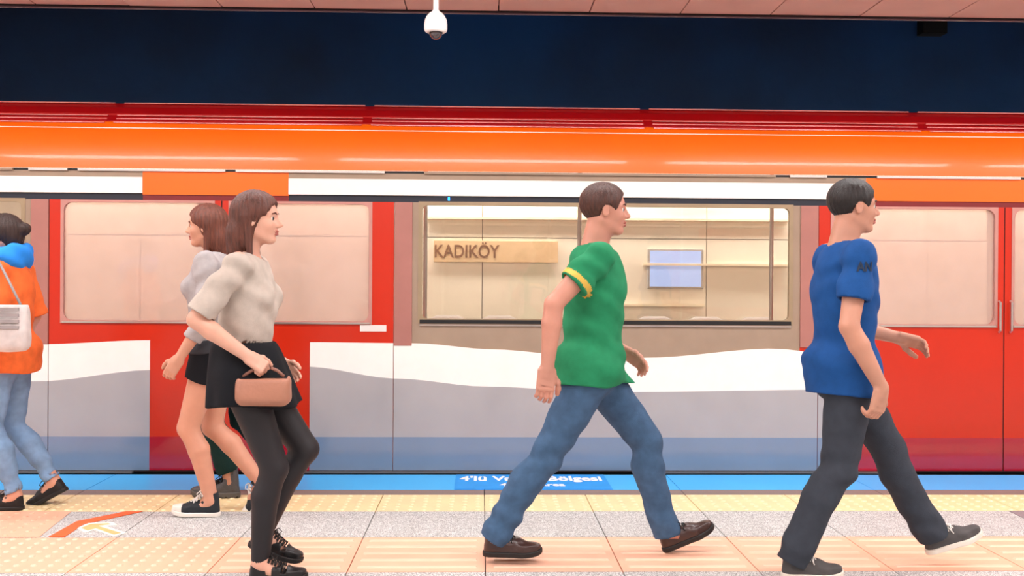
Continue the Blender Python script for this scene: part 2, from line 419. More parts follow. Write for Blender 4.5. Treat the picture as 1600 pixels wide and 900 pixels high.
# ================================================================== train
def tz(py, px=800, Y=None): return at(px, py, Y or TY).z
def tx(px, py=450, Y=None): return at(px, py, Y or TY).x
train = empty('metro_train', (0, TY + 1.33, 0), 'red and orange metro train with grey and white lower body at the platform', 'train')
bpy.context.view_layer.update(); TI = train.matrix_world.inverted()
def tb(mb, name, m, parent=None, **kw):
    if parent is None: mb.v = [(v[0], v[1] - (TY + 1.33), v[2]) for v in mb.v]; return mb.build(name, m, train, **kw)
    mb.v = [(v[0], v[1] - (TY + 1.33), v[2]) for v in mb.v]; return mb.build(name, m, parent, **kw)
TX0, TX1 = -12.5, 12.5
Z_sill = .0; Z_win0 = tz(503); Z_win1 = tz(317); Z_hd0 = tz(307); Z_hd1 = tz(282); Z_or = tz(269)
FY = TY + 2.66
# roof and cantrail profile (y offset from side, z)
def zoff(py, dy): return at(800, py + (4 if py < 196 else 0), TY + dy).z
prof_or = [(0, Z_or), (.004, zoff(262, 0)), (.012, zoff(250, .01)), (.03, zoff(235, .03)), (.06, zoff(220, .05)), (.10, zoff(207, .10)), (.14, zoff(197, .14))]
prof_rd = [(.14, zoff(197, .14)), (.155, zoff(194, .155)), (.16, zoff(191, .16)), (.20, zoff(185, .2)), (.215, zoff(183, .215)), (.22, zoff(180, .22)), (.28, zoff(171, .28)), (.33, zoff(166.5, .33)), (.35, zoff(165, .35)), (.38, zoff(164.6, .38)), (.6, zoff(164.6, .38) + .03), (1.33, zoff(164.6, .38) + .07)]
def sheet(prof, name, m):
    mb = MB(); P = [(TY + a, z) for a, z in prof]; n = len(P)
    vs = [(TX0, y, z) for y, z in P] + [(TX1, y, z) for y, z in P]
    mb.add(vs, [(i, i + n, i + n + 1, i + 1) for i in range(n - 1)])
    return mb
full = sheet(prof_rd, 'roof', redtop)
P2 = [(2.66 - a, z) for a, z in prof_rd][::-1]
mb2 = sheet(P2, '', None); full.add(mb2.v, mb2.f)
tb(full, 'roof', redtop, smooth=False)
tb(sheet(prof_or, '', None), 'cantrail', orange, smooth=True)
tb(sheet([(2.66 - a, z) for a, z in prof_or][::-1], '', None), 'cantrail', orange, smooth=True)
# roof ribs: long bead lines, in lengths
bead = mat('red bead trim', 'e06a62', .25, coat=.5)
for py, dy in ((161, .335), (182, .2), (187, .185), (197, .13)):
    segs = [(-700, 150), (165, 560), (575, 1010), (1025, 1450), (1465, 2300)]
    for a, b in segs:
        z = zoff(py + 1, dy) if py != 161 else zoff(165, .35) + .001
        tb(MB().box(tx(a), tx(b), TY + dy - .008, TY + dy + .008, z - .0035, z + .0035), 'roof_bead', bead)
# body side pieces: vertical layout
def plate(x0, x1, z0, z1, m, name, y0=0., y1=.05, parent=None, bevel=0.):
    return tb(MB().box(x0, x1, TY + y0, TY + y1, z0, z1), name, m, parent, bevel=bevel)
# drip rail in lengths + dark gap
plate(TX0, TX1, tz(273), Z_or, blackm, 'gutter', .004, .05)
for a, b in ((-600, 20), (45, 106), (122, 352), (368, 600), (662, 1210), (1232, 1290), (1368, 1592), (1604, 2100)):
    z1 = tz(269.5); z0 = tz(273.2)
    tb(MB().box(tx(a), tx(b), TY - .016, TY + .004, z0, z1), 'drip_rail', steel if b - a < 500 else taupe)
# header zone
HD = [(-2300, 222, 'w'), (222, 450, 'o'), (450, 1352, 'w'), (1352, 1900, 'o'), (1900, 3000, 'w')]
zlo = tz(317.5); zt = tz(273)
for a, b, c_ in HD:
    xa_, xb_ = max(tx(a), TX0), min(tx(b), TX1)
    if c_ == 'w':
        plate(xa_, xb_, Z_hd1, zt, taupe, 'header_band')
        plate(xa_ , xb_, Z_hd0, Z_hd1, trwhite, 'header_strip', -.006, .05, bevel=.002)
        plate(xa_, xb_, zlo, Z_hd0, navy, 'header_slot', .012, .05)
    else:
        plate(xa_, xb_, tz(309), zt, orange, 'header_panel', 0, .05)
        plate(xa_, xb_, zlo, tz(309), darkred, 'header_slot', .008, .05)
# blue indicator lamp
tb(MB().box(tx(699), tx(702), TY + .004, TY + .02, tz(314), tz(309)), 'indicator_lamp', mat('blue indicator', '2aa6ff', .3, emit='2aa6ff', estr=3))
# lower zone graphics
def interp(pts, x):
    if x <= pts[0][0]: return pts[0][1]
    for (a, b), (c, d) in zip(pts, pts[1:]):
        if x <= c:
            u = (x - a) / (c - a); u = u * u * (3 - 2 * u) if True else u
            return b + (d - b) * u
    return pts[-1][1]
WT = [(-900, 560), (0, 548), (60, 541), (240, 534), (480, 536), (650, 537), (770, 546), (900, 555), (1010, 558), (1210, 543), (1330, 556), (1500, 560)]
WB = [(-900, 590), (0, 601), (60, 598), (240, 580), (480, 574), (620, 592), (760, 604), (950, 612), (1330, 607), (1500, 607)]
SK = 683
lows = 735
def strip(px0, px1, ftop, fbot, m, name, parent, y0=-.006, y1=.001):
    n = max(2, int((px1 - px0) / 25) + 1); mb = MB(); vs = []
    for i in range(n + 1):
        px = px0 + (px1 - px0) * i / n; x = tx(px)
        zt_ = tz(ftop(px)); zb_ = tz(fbot(px))
        vs += [(x, TY + y0, zt_), (x, TY + y0, zb_), (x, TY + y1, zt_), (x, TY + y1, zb_)]
    fs = []
    for i in range(n):
        a = 4 * i; b = a + 4
        fs += [(a, a + 1, b + 1, b), (a + 2, b + 2, b + 3, a + 3), (a, b, b + 2, a + 2), (a + 1, a + 3, b + 3, b + 1)]
    fs += [(0, 2, 3, 1), (4 * n, 4 * n + 1, 4 * n + 3, 4 * n + 2)]
    mb.add(vs, fs); return tb(mb, name, m, parent)
wt = lambda p: interp(WT, p); wb = lambda p: interp(WB, p)
def graphics(px0, px1, grey, parent):
    if grey:
        strip(px0, px1, wt, wb, trwhite, 'white_swoosh', parent)
        strip(px0, px1, wb, lambda p: SK, trgrey, 'grey_panel', parent)
        strip(px0, px1, lambda p: SK, lambda p: lows, skirt_blue_reflection, 'skirt_panel', parent)  # painted reflection of the blue edge along the bottom
    else:
        strip(px0, px1, lambda p: SK, lambda p: lows, skirt_red, 'skirt_panel', parent)
clear = glass('clear window glass', 'fbfaf8', .02)
pinkg = glass('window glass with painted pink reflection', 'f6e6e0', .10, milk=.34, milkc='f0dad0')  # pale pinkish reflections mixed into the glass as a milky colour
def window_section(px0, px1, wpx0, wpx1):
    body = tb(MB().box(tx(px0), tx(px1), TY, TY + .05, tz(lows), tz(541)), 'side_panel', taupe)
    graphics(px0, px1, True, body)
    tb(MB().frame(tx(px0), tx(px1), tz(541), tz(317.5), tx(wpx0), tx(wpx1), Z_win0, Z_win1 - .006, TY, TY + .05, r=.04), 'window_surround', taupe)
    fr = tb(MB().frame(tx(wpx0) - .012, tx(wpx1) + .012, Z_win0 - .012, Z_win1 + .004, tx(wpx0) + .014, tx(wpx1) - .014, Z_win0 + .02, Z_win1 - .02, TY - .004, TY + .03, r=.035), 'window_frame', mat('bronze window frame', 'a08c70', .4, metal=.3))
    tb(MB().box(tx(wpx0) + .01, tx(wpx1) - .01, TY + .012, TY + .018, Z_win0 + .015, Z_win1 - .015), 'pane', clear, fr)
    tb(MB().box(tx(wpx0), tx(wpx1), TY - .012, TY - .003, Z_win0 - .028, Z_win0 - .018), 'sill_trim', steel, fr)
    tb(MB().box(tx(wpx0), tx(wpx1), TY - .008, TY - .003, Z_win0 - .012, Z_win0 + .012), 'gasket', rubber, fr)
def door_unit(px0, px1, g0, g1, all_red=False):
    """pair of leaves px0..px1; grey graphics outside g0..g1"""
    mid = (px0 + px1) / 2
    for side, (a, b) in enumerate(((px0, mid), (mid, px1))):
        xa_, xb_ = tx(a) + .004, tx(b) - .004
        wa = tx(a + (22 if side == 0 else 14)); wb_ = tx(b - (14 if side == 0 else 38))
        d = tb(MB().frame(xa_, xb_, tz(lows), tz(317.5), wa, wb_, tz(505), tz(320), TY - .002, TY + .04, r=.06), 'door_leaf', red)
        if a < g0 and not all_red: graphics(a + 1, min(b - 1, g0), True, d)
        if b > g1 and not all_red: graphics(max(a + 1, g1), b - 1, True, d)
        if min(b, g1) > max(a, g0): graphics(max(a + 1, g0), min(b - 1, g1), False, d)
        tb(MB().frame(wa - .014, wb_ + .014, tz(505) - .014, tz(320) + .01, wa + .006, wb_ - .006, tz(505) + .006, tz(320) - .006, TY - .007, TY + .01, r=.055), 'window_frame', mat('rose window frame', 'c08a80', .4, metal=.2), d)
        tb(MB().box(wa, wb_, TY + .012, TY + .018, tz(505), tz(320)), 'pane', pinkg, d)
        tb(MB().box(wa, wb_, TY - .014, TY - .006, tz(507.5), tz(505)), 'sill_trim', steel, d)
        hx = xb_ - .035 if side == 0 else xa_ + .035
        tb(MB().tube([(hx, TY - .01, .95), (hx, TY - .03, .96), (hx, TY - .03, 1.15), (hx, TY - .01, 1.16)], .008), 'handle', steel, d)
    plate(tx(mid) - .004, tx(mid) + .004, tz(lows), tz(318), rubber, 'door_seal', .002, .03)
def pillar(px0, px1, grey):
    b_ = plate(tx(px0), tx(px1), tz(541), tz(317.5), mauve, 'door_pillar', -.01, .05, bevel=.004)
    q_ = plate(tx(px0), tx(px1), tz(lows), tz(541), red, 'side_panel')
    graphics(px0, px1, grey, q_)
window_section(-1120, 48, -560, 36)
pillar(48, 76, True); door_unit(76, 616, 235, 485); pillar(616, 644, True)
window_section(644, 1250, 656, 1236)
pillar(1250, 1278, True); door_unit(1278, 1860, 1335, 1860); pillar(1860, 1890, True)
window_section(1890, 2900, 1905, 2700)
# sill step and dark underside
plate(TX0, TX1, tz(737.5), tz(734), mat('dark underframe', '2a1d1c', .5), 'underframe_lip', -.002, .05)
for a, b in ((-800, 210), (470, 865), (1020, 1290), (1320, 1386), (1900, 2600)):
    tb(MB().box(tx(a), tx(b), TY - .035, TY + .01, tz(738.6), tz(736.0)), 'door_step', steel)
plate(TX0, TX1, -1.0, tz(737.5), blackm, 'underframe', .03, .3)
# white notice near the door edge
plate(tx(563), tx(604), tz(519), tz(509), mat('white notice', 'e8dcd6', .5), 'notice', -.006, 0)
# interior
tb(MB().box(TX0, TX1, TY + .05, FY - .05, -.06, -.01), 'cabin_floor', mat('grey cabin floor', '8c8886', .5))
cz_ = 2.25
tb(MB().box(TX0, TX1, TY + .1, FY - .1, cz_, cz_ + .04), 'cabin_ceiling', cream_in)
for yy in (TY + .75, TY + 1.9):
    tb(MB().box(-8.5, 8.5, yy - .06, yy + .06, cz_ - .03, cz_), 'light_strip', mat('cabin light diffuser', 'fff4e8', .4, emit='fff0e0', estr=5))
for xx in (-5.2, -1.8, 1.8, 5.2):
    a = area('cabin_lamp', (xx, 0, cz_ - .06), 3.2, 1.2, 40, (1, .9, .78)); a.parent = train
# far side with wide windows
def far_section(px0, px1, wa, wb_):
    x0_, x1_ = tx(px0, 450, FY), tx(px1, 450, FY); a_, b_ = tx(wa, 450, FY), tx(wb_, 450, FY)
    zb_ = at(800, 497, FY).z - .03; zt_ = at(800, 318, FY).z + .05
    tb(MB().frame(x0_, x1_, -.05, cz_ + .3, a_, b_, zb_, zt_, FY - .06, FY, r=.06), 'cabin_wall', cream_in)
    tb(MB().box(a_, b_, FY - .035, FY - .028, zb_, zt_), 'far_pane', clear)
far_section(-1120, 20, -900, 0); far_section(20, 330, 40, 310); far_section(330, 640, 350, 620)
far_section(640, 1262, 652, 1250); far_section(1262, 1560, 1280, 1540); far_section(1560, 1860, 1580, 1840); far_section(1860, 2500, 1880, 2480)
# seats along the far side (backs below the glass)
seatm = mat('white seat shell', 'eeeae6', .35); seatf = mat('rust seat cushion', 'b8694a', .7)
def seat(x):
    mb = MB()
    y = FY - .10
    mb.prism_xz([(x - .21, .45), (x + .21, .45), (x + .21, .84), (x + .17, .93), (x + .1, .965), (x - .1, .965), (x - .17, .93), (x - .21, .84)], y - .05, y)
    mb.box(x - .21, x + .21, y - .45, y - .02, .40, .45)
    tb(mb, 'seat', seatm, bevel=.015)
    tb(MB().box(x - .19, x + .19, y - .43, y - .07, .45, .48), 'seat_cushion', seatf, bevel=.012)
sx = tx(700, 480, FY)
for i in range(-1, 7):
    if i in (2,): continue
    seat(sx + .48 * i)
for px in (664, 905, 1205, -40, 1700):
    x_ = tx(px, 450, TY + .9)
    tb(MB().tube([(x_, TY + .9, -.01), (x_, TY + .9, cz_)], .016), 'grab_pole', steel)
tb(MB().tube([(TX0, TY + .55, 1.93), (TX1, TY + .55, 1.93)], .016), 'hand_rail', steel)
# car ends
for xx in (TX0, TX1):
    tb(MB().box(xx - .05, xx + .05, TY + .02, FY - .02, -.3, 2.45), 'end_wall', red)

# ================================================================== implicit modelling of people and clothes
F = np.float32
def A(p): return np.array(p, F)
def rc(P, a, b, ra, rb):
    a = A(a); b = A(b); ab = b - a
    t = np.clip(((P - a) @ ab) / max(float(ab @ ab), 1e-9), 0, 1)
    return np.linalg.norm(P - a - t[:, None] * ab, axis=1) - (ra + (rb - ra) * t)
def el(P, c, r, rot=None):
    q = P - A(c)
    if rot is not None: q = q @ rot
    r = A(r); k0 = np.linalg.norm(q / r, axis=1); k1 = np.linalg.norm(q / (r * r), axis=1)
    return k0 * (k0 - 1) / np.maximum(k1, 1e-6)
def rbox(P, c, h, r, rot=None):
    q = P - A(c)
    if rot is not None: q = q @ rot
    q = np.abs(q) - A(h) + r
    return np.linalg.norm(np.maximum(q, 0), axis=1) + np.minimum(q.max(axis=1), 0) - r
def smin(a, b, k):
    h = np.clip(.5 + .5 * (b - a) / k, 0, 1); return b + (a - b) * h - k * h * (1 - h)
def smax(a, b, k): return -smin(-a, -b, k)
def roty(a):   # rows: columns = local axes in world (q @ R gives local)
    c, s = math.cos(a), math.sin(a); return A([[c, 0, -s], [0, 1, 0], [s, 0, c]]).T.copy()
def folds(P, amp, f=(9, 7, 26), ph=0.):
    x, y, z = P[:, 0], P[:, 1], P[:, 2]
    wz = z + .03 * np.sin(13 * x + ph) + .025 * np.sin(17 * y + 2 * ph + 9 * z)
    return amp * (np.sin(f[2] * 2.2 * wz + f[0] * x + ph) * .5 + np.sin(f[2] * 1.13 * wz - f[1] * 2 * y + 1.7 + 2 * ph) * .5 + .35 * np.sin(61 * wz + 23 * x))
def polygonize(f, lo, hi, h):
    lo = A(lo); hi = A(hi); B = 4
    nb = np.maximum(1, np.ceil((hi - lo) / (h * B)).astype(int)); n = nb * B + 1
    cg = [lo[i] + (np.arange(nb[i]) + .5) * B * h for i in range(3)]
    C = np.stack(np.meshgrid(*cg, indexing='ij'), -1).reshape(-1, 3).astype(F)
    cv = f(C).reshape(nb)
    act = np.abs(cv) < B * h * 1.05 + .018
    vox = np.ones(n, bool); sgn = np.where(cv < 0, -1., 1.).astype(F)
    v = np.full(n, 1., F); m = np.zeros(n, bool)
    v[:-1, :-1, :-1] = np.repeat(np.repeat(np.repeat(sgn, B, 0), B, 1), B, 2)
    ii = np.argwhere(act)
    for dx in range(B + 1):
        for dy in range(B + 1):
            for dz in range(B + 1): m[ii[:, 0] * B + dx, ii[:, 1] * B + dy, ii[:, 2] * B + dz] = True
    idx = np.argwhere(m); P = (lo + idx * h).astype(F)
    vals = np.empty(len(P), F)
    for s in range(0, len(P), 200000): vals[s:s + 200000] = f(P[s:s + 200000])
    v[m] = vals; s = v < 0
    c8 = [(a, b, c) for a in (0, 1) for b in (0, 1) for c in (0, 1)]
    cnt = sum(s[a:n[0] - 1 + a, b:n[1] - 1 + b, c:n[2] - 1 + c].astype(np.int8) for a, b, c in c8)
    cells = np.argwhere((cnt > 0) & (cnt < 8))
    if len(cells) == 0: return np.zeros((0, 3)), np.zeros((0, 4), int)
    cvv = np.stack([v[cells[:, 0] + a, cells[:, 1] + b, cells[:, 2] + c] for a, b, c in c8], 1)
    acc = np.zeros((len(cells), 3)); num = np.zeros(len(cells))
    for i in range(8):
        for j in range(i + 1, 8):
            d = np.array(c8[j]) - np.array(c8[i])
            if np.abs(d).sum() != 1: continue
            mk = (cvv[:, i] < 0) != (cvv[:, j] < 0)
            t = cvv[:, i] / np.where(mk, cvv[:, i] - cvv[:, j], 1)
            acc[mk] += (np.array(c8[i]) + d * t[:, None])[mk]; num[mk] += 1
    V = lo + (cells + acc / num[:, None]) * h
    vid = np.full(n, -1, int); vid[cells[:, 0], cells[:, 1], cells[:, 2]] = np.arange(len(cells))
    Fs = []
    for ax in range(3):
        u, w_ = (ax + 1) % 3, (ax + 2) % 3
        sl0 = [slice(None)] * 3; sl1 = [slice(None)] * 3; sl0[ax] = slice(0, -1); sl1[ax] = slice(1, None)
        e = np.argwhere(s[tuple(sl0)] != s[tuple(sl1)])
        e = e[(e[:, u] > 0) & (e[:, w_] > 0) & (e[:, u] < n[u] - 1) & (e[:, w_] < n[w_] - 1)]
        if len(e) == 0: continue
        neg = s[e[:, 0], e[:, 1], e[:, 2]]
        def g(du, dw):
            q_ = e.copy(); q_[:, u] += du; q_[:, w_] += dw; return vid[q_[:, 0], q_[:, 1], q_[:, 2]]
        Q = np.stack([g(-1, -1), g(0, -1), g(0, 0), g(-1, 0)], 1)
        Q = np.where(neg[:, None], Q, Q[:, ::-1]); Fs.append(Q)
    Q = np.concatenate(Fs); Q = Q[(Q >= 0).all(1)]
    return V, Q
def sdf_obj(name, f, boxes, m, parent, matfn=None, extra=None):
    Vs = []; Qs = []; k = 0
    for lo, hi, h in boxes:
        V, Q = polygonize(f, lo, hi, h); Vs.append(V); Qs.append(Q + k); k += len(V)
    V = np.concatenate(Vs); Q = np.concatenate(Qs)
    me = bpy.data.meshes.new(name); me.vertices.add(len(V)); me.vertices.foreach_set('co', V.astype(F).ravel())
    me.loops.add(len(Q) * 4); me.loops.foreach_set('vertex_index', Q.ravel().astype(np.int32))
    me.polygons.add(len(Q)); me.polygons.foreach_set('loop_start', np.arange(0, len(Q) * 4, 4, dtype=np.int32))
    me.polygons.foreach_set('loop_total', np.full(len(Q), 4, np.int32)) if False else None
    for mm in (m if isinstance(m, (list, tuple)) else [m]): me.materials.append(mm)
    if matfn is not None:
        cen = V[Q].mean(1); me.polygons.foreach_set('material_index', matfn(cen).astype(np.int32))
    me.polygons.foreach_set('use_smooth', np.ones(len(Q), bool))
    me.update(calc_edges=True); me.validate()
    o = bpy.data.objects.new(name, me); link(o, parent); return o

# ---- skin / cloth materials
def skinm(name, col): 
    m = mat(name, col, .48, var=.05, scale=14, bump=.05, bscale=180); m.node_tree.nodes['Principled BSDF'].inputs['Subsurface Weight'].default_value = .08
    return m
def cloth(name, col, var=.1, bump=.25): return mat(name, col, .85, var=var, scale=22, bump=bump, bscale=420, spec=.2)
def hairm(name, col): return mat(name, col, .42, var=.4, scale=18, bump=.6, bscale=60, stretch=(6, 6, .6), spec=.5)
lipm = mat('lips', 'a85a4e', .4); eyew = mat('eye white', 'e8e2dc', .2); irism = mat('dark iris', '2b1a10', .15)

# ---- shoes: local x towards toe, origin under the heel
def make_shoe(parent, heel, pitch, kind, mats_, L=.28, yaw=0.):
    """kind: low, high, boot, sandal"""
    sc = L / .28
    e = bpy.data.objects.new({'high': 'canvas_shoe', 'boot': 'boot', 'sandal': 'strappy_shoe'}.get(kind, 'shoe'), None); link(e, parent)
    e.location = heel; e.rotation_euler = (0, -pitch, yaw); e.scale = (sc, sc, sc)
    up_m, sole_m, lace_m, cap_m = mats_
    col_h = {'low': .085, 'high': .135, 'boot': .17, 'sandal': .075}[kind]
    st_ = .026 if kind != 'boot' else .034
    def foot2(P, off=0.):
        Q = P.copy(); Q[:, 2] = 0
        a = rc(Q, (.036, 0, 0), (.17, -.002, 0), .034, .047); b = rc(Q, (.19, -.004, 0), (.238, -.004, 0), .047, .036)
        return smin(a, b, .02) - off
    def sole(P):
        z = P[:, 2] - .018 * np.clip((P[:, 0] - .21) / .07, 0, 1) ** 2 - (.0 if kind != 'boot' else 0)
        d = smax(foot2(P, .004), np.abs(z - st_ / 2) - st_ / 2, .006)
        if kind == 'boot': d = np.maximum(d, -(np.abs(np.mod(P[:, 0], .028) - .014) - .006 + np.clip((z - .008) * 5, 0, 1)))
        return d
    def upper(P):
        a = rc(P, (.045, 0, .045), (.052, 0, max(col_h, .09)), .036, .037)
        b = rc(P, (.06, 0, .07), (.15, 0, .048), .038, .032)
        c = rc(P, (.15, -.002, .045), (.235, -.004, .034), .040, .027)
        d = smin(smin(a, b, .035), c, .03)
        low = smax(foot2(P, .0), np.abs(P[:, 2] - .035) - .022, .012)
        d = smin(d, low, .015)
        d = smax(d, st_ - .006 - P[:, 2], .004)
        d = smax(d, foot2(P, .001 + .0), .01)
        d = np.maximum(d, P[:, 2] - col_h - .18 * np.clip(.03 - P[:, 0], 0, .1))
        cav = rc(P, (.052, 0, .05), (.056, 0, .3), .027, .036)
        d = np.maximum(d, -np.maximum(cav, col_h - .045 - P[:, 2]))
        if kind == 'low': d = np.maximum(d, -rc(P, (.10, 0, .13), (.085, 0, .16), .035, .06))
        if kind == 'sandal':
            d = np.maximum(d, -(rbox(P, (.10, 0, .075), (.014, .08, .04), .004)))
            d = np.maximum(d, -(rbox(P, (.17, 0, .075), (.012, .08, .03), .004)))
        d = d + .0012 * np.sin(90 * P[:, 0] + 30 * P[:, 2]) * (P[:, 2] > st_ + .01)
        return d
    bx_ = ((-.03, -.07, -.01), (.30, .07, col_h + .03))
    us = sdf_obj('upper', upper, [(*bx_, .0035)], up_m, e)
    sdf_obj('sole', sole, [((-.03, -.07, -.012), (.30, .07, .06), .0035)], sole_m, e)
    if cap_m is not None:
        cap = lambda P: np.maximum(np.maximum(upper(P) - .003, .212 - P[:, 0]), st_ - .004 - P[:, 2])
        sdf_obj('toe_cap', cap, [((.20, -.06, .01), (.29, .06, .08), .003)], cap_m, e)
    if lace_m is not None:
        mb = MB(); n = 4 if kind == 'low' else 6
        x1_, z1_, x0_, z0_ = .175, .074, .098, (.105 if kind != 'high' else .128)
        for i in range(n):
            t = i / (n - 1); t2 = min(1, t + .13)
            xa_ = x1_ + (x0_ - x1_) * t; za_ = z1_ + (z0_ - z1_) * t ** 1.1; xb_ = x1_ + (x0_ - x1_) * t2; zb_ = z1_ + (z0_ - z1_) * t2 ** 1.1
            for sgn_ in (-1, 1):
                mb.tube([(xa_ - .004, -.030 * sgn_, za_ - .012), (xa_, -.015 * sgn_, za_ + .004), ((xa_ + xb_) / 2, 0, (za_ + zb_) / 2 + .008), (xb_, .015 * sgn_, zb_ + .004), (xb_ - .004, .030 * sgn_, zb_ - .012)], .0028, 6)
        for sgn_ in (-1, 1):
            mb.tube([(x0_, 0, z0_ + .008), (x0_ + .012, .022 * sgn_, z0_ + .02), (x0_ + .03, .038 * sgn_, z0_ + .004), (x0_ + .022, .024 * sgn_, z0_ - .012), (x0_ + .004, 0, z0_ + .006)], .0026, 6)
            mb.tube([(x0_, 0, z0_ + .008), (x0_ + .028, .03 * sgn_, z0_ - .01), (x0_ + .036, .045 * sgn_, z0_ - .035)], .0024, 6)
        mb.build('laces', lace_m, e, smooth=True)
    return e

def ik(a, b, l1, l2, pole):
    a = Vector(a); b = Vector(b); d = b - a; D = min(max(d.length, abs(l1 - l2) + .01), (l1 + l2) * .999)
    u = d.normalized(); b = a + u * D
    x = (l1 * l1 - l2 * l2 + D * D) / (2 * D); hgt = math.sqrt(max(l1 * l1 - x * x, 0))
    p = Vector(pole); p = (p - u * p.dot(u)).normalized()
    return a + u * x + p * hgt, b

ARMK = 1.0
def human(label, px, Y, face, H, feet, hands, lean=0., hip=None, female=False, skin=None, hair=None, hairstyle='short', outfit=None, nod=0., grip=('relax', 'relax'), body_yaw=0., group=None, elbow_pole=None, wristdir=None, armk=1.0):
    """feet: [right(y-), left(y+)] = (heel_x, heel_z, pitch); hands: same order, local wrist target (x, y, z) or None"""
    x = at(px, 450, Y).x
    e = empty('person', (x, Y, 0), label, 'person', group, (0 if face > 0 else PI) + body_yaw)
    f_ = .93 if female else 1.0
    hz = hip if hip else .525 * H
    shz = hz + (.285 * H); lx = lean
    J = {}
    pel = Vector((0, 0, hz + .01 * H)); nb = Vector((lx, 0, hz + .305 * H)); hd = Vector((lx + .022 * H + nod, 0, hz + .305 * H + .094 * H))
    hw_ = .052 * H; sw = (.108 if not female else .096) * H
    sk = outfit.get('shoe_scale', .27 if not female else .25)
    shs = []; ank = []; hips = []; kn = []
    for i, sg in ((0, -1), (1, 1)):
        hx, hz_, pt = feet[i]; s_ = sk / .28
        ax = hx + (.052 * math.cos(pt) - .085 * math.sin(pt)) * s_; az = hz_ + (.085 * math.cos(pt) + .052 * math.sin(pt)) * s_
        hipj = Vector((0, sg * hw_, hz)); an = Vector((ax, sg * .045 * H, az))
        k_, an2 = ik(hipj, an, .247 * H, .243 * H, (1, 0, .05)); hips.append(hipj); kn.append(k_); ank.append(an2)
        dx = an2 - an
        shs.append(((hx + dx.x, an2.y, hz_ + dx.z), pt))
    sho = []; elb = []; wr = []; hdir = []
    for i, sg in ((0, -1), (1, 1)):
        s_ = Vector((lx - .004 * H, sg * sw, shz)); t = Vector(hands[i])
        po = (elbow_pole or {}).get(i, (-1, sg * .35, -.1))
        e_, w_ = ik(s_, t, .172 * H * armk, .152 * H * armk, po); sho.append(s_); elb.append(e_); wr.append(w_)
        dd = (w_ - e_).normalized()
        if wristdir and wristdir.get(i): dd = Vector(wristdir[i]).normalized()
        hdir.append(dd)
    fat = f_
    h = .13 * H
    def torso(P, o=0.):
        up_ = (nb - pel)
        d = el(P, pel + up_ * .62, (.068 * H * f_ + o, .094 * H * f_ + o, .125 * H + o))
        d = smin(d, el(P, pel + up_ * .28, (.060 * H * f_ + o, .078 * H * f_ + o, .11 * H + o)), .04)
        d = smin(d, el(P, pel + Vector((-.008 * H, 0, 0)), (.070 * H + o, .092 * H + o, .075 * H + o)), .04)
        if female: 
            for sg in (-1, 1): d = smin(d, el(P, pel + up_ * .66 + Vector((.052 * H, sg * .042 * H, 0)), (.022 * H + o,) * 3), .03)
        for i in (0, 1): d = smin(d, rc(P, nb + Vector((0, 0, -.035 * H)), sho[i] + Vector((0, 0, -.012 * H)), .033 * H + o, .026 * H * fat + o * .7), .035)
        return d
    def arm(P, i, o=0., t1=1.):
        d = rc(P, sho[i], elb[i], .030 * H * fat + o, .0225 * H * fat + o)
        if t1 > 1:
            mid = elb[i].lerp(wr[i], .3)
            d = smin(d, smin(rc(P, elb[i], mid, .0225 * H * fat + o, .0245 * H * fat + o), rc(P, mid, wr[i], .0240 * H * fat + o, .0155 * H * fat + o), .01), .012)
        return d
    def leg(P, i, o=0., o2=None):
        o2 = o if o2 is None else o2
        back = Vector((-.012 * H, 0, 0)); mc = kn[i].lerp(ank[i], .3) + back
        d = rc(P, hips[i] + Vector((0, 0, .0)), kn[i], .052 * H * (1.02 if female else 1) + o, .033 * H + o)
        d = smin(d, rc(P, kn[i], mc, .0305 * H + o, .0325 * H + o), .02)
        d = smin(d, rc(P, mc, ank[i], .0325 * H + o, .0205 * H + o2), .015)
        return d
    # ---------------- hands
    def handsf(P, i):
        sg = -1 if i == 0 else 1
        d_ = np.array(hdir[i]); d_ = d_ / np.linalg.norm(d_)
        n_ = np.array((-.15, -sg * 1.0, 0)) if abs(d_[0]) < .8 else np.array((.05, -sg * .6, -.8))     # palm faces the thigh
        if grip[i] == 'back': n_ = np.array((-.5, -sg * .85, .0))
        n_ = n_ - d_ * (n_ @ d_); n_ /= np.linalg.norm(n_)
        w_ = np.cross(n_, d_) * (1 if i == 1 else -1)
        if w_[0] < 0: w_ = -w_                    # thumb side forward
        W = np.array(wr[i]); s = H / 1.75 * (.9 if female else 1.0)
        R = np.stack([d_, w_, n_], 1).astype(F)
        dd = rbox(P, W + d_ * .052 * s, (.050 * s, .040 * s, .014 * s), .013 * s, R)
        dd = smin(dd, rc(P, W - d_ * .01, W + d_ * .03 * s, .0262 * s * .8, .022 * s), .02)
        curl = {'relax': (.25, .5, .4), 'grip': (1.0, 1.3, .8), 'back': (.5, .8, .5)}[grip[i]]
        for q, (off, ln) in enumerate(((.030, .078), (.010, .086), (-.010, .080), (-.029, .064))):
            p = W + d_ * .092 * s + w_ * off * s; a_ = 0.
            for sgm, (fr_, cu) in enumerate(zip((.42, .32, .26), curl)):
                a_ += cu * (1 + .12 * q); v = d_ * math.cos(a_) + n_ * math.sin(a_) + w_ * off * .6
                p2 = p + v * ln * fr_ * s
                dd = smin(dd, rc(P, p, p2, (.0095 - .001 * sgm) * s, (.0088 - .001 * sgm) * s), .004 if sgm else .006); p = p2
        p = W + d_ * .028 * s + w_ * .028 * s
        for ln, (a, b, c) in ((.042, (.75, .6, .25)), (.032, (.9, .25, .4)), (.026, (.95, .05, .45))):
            v = d_ * a + w_ * b + n_ * c; v /= np.linalg.norm(v); p2 = p + v * ln * s
            dd = smin(dd, rc(P, p, p2, .0125 * s, .0105 * s), .008); p = p2
        return dd
    # ---------------- head
    HX = hd
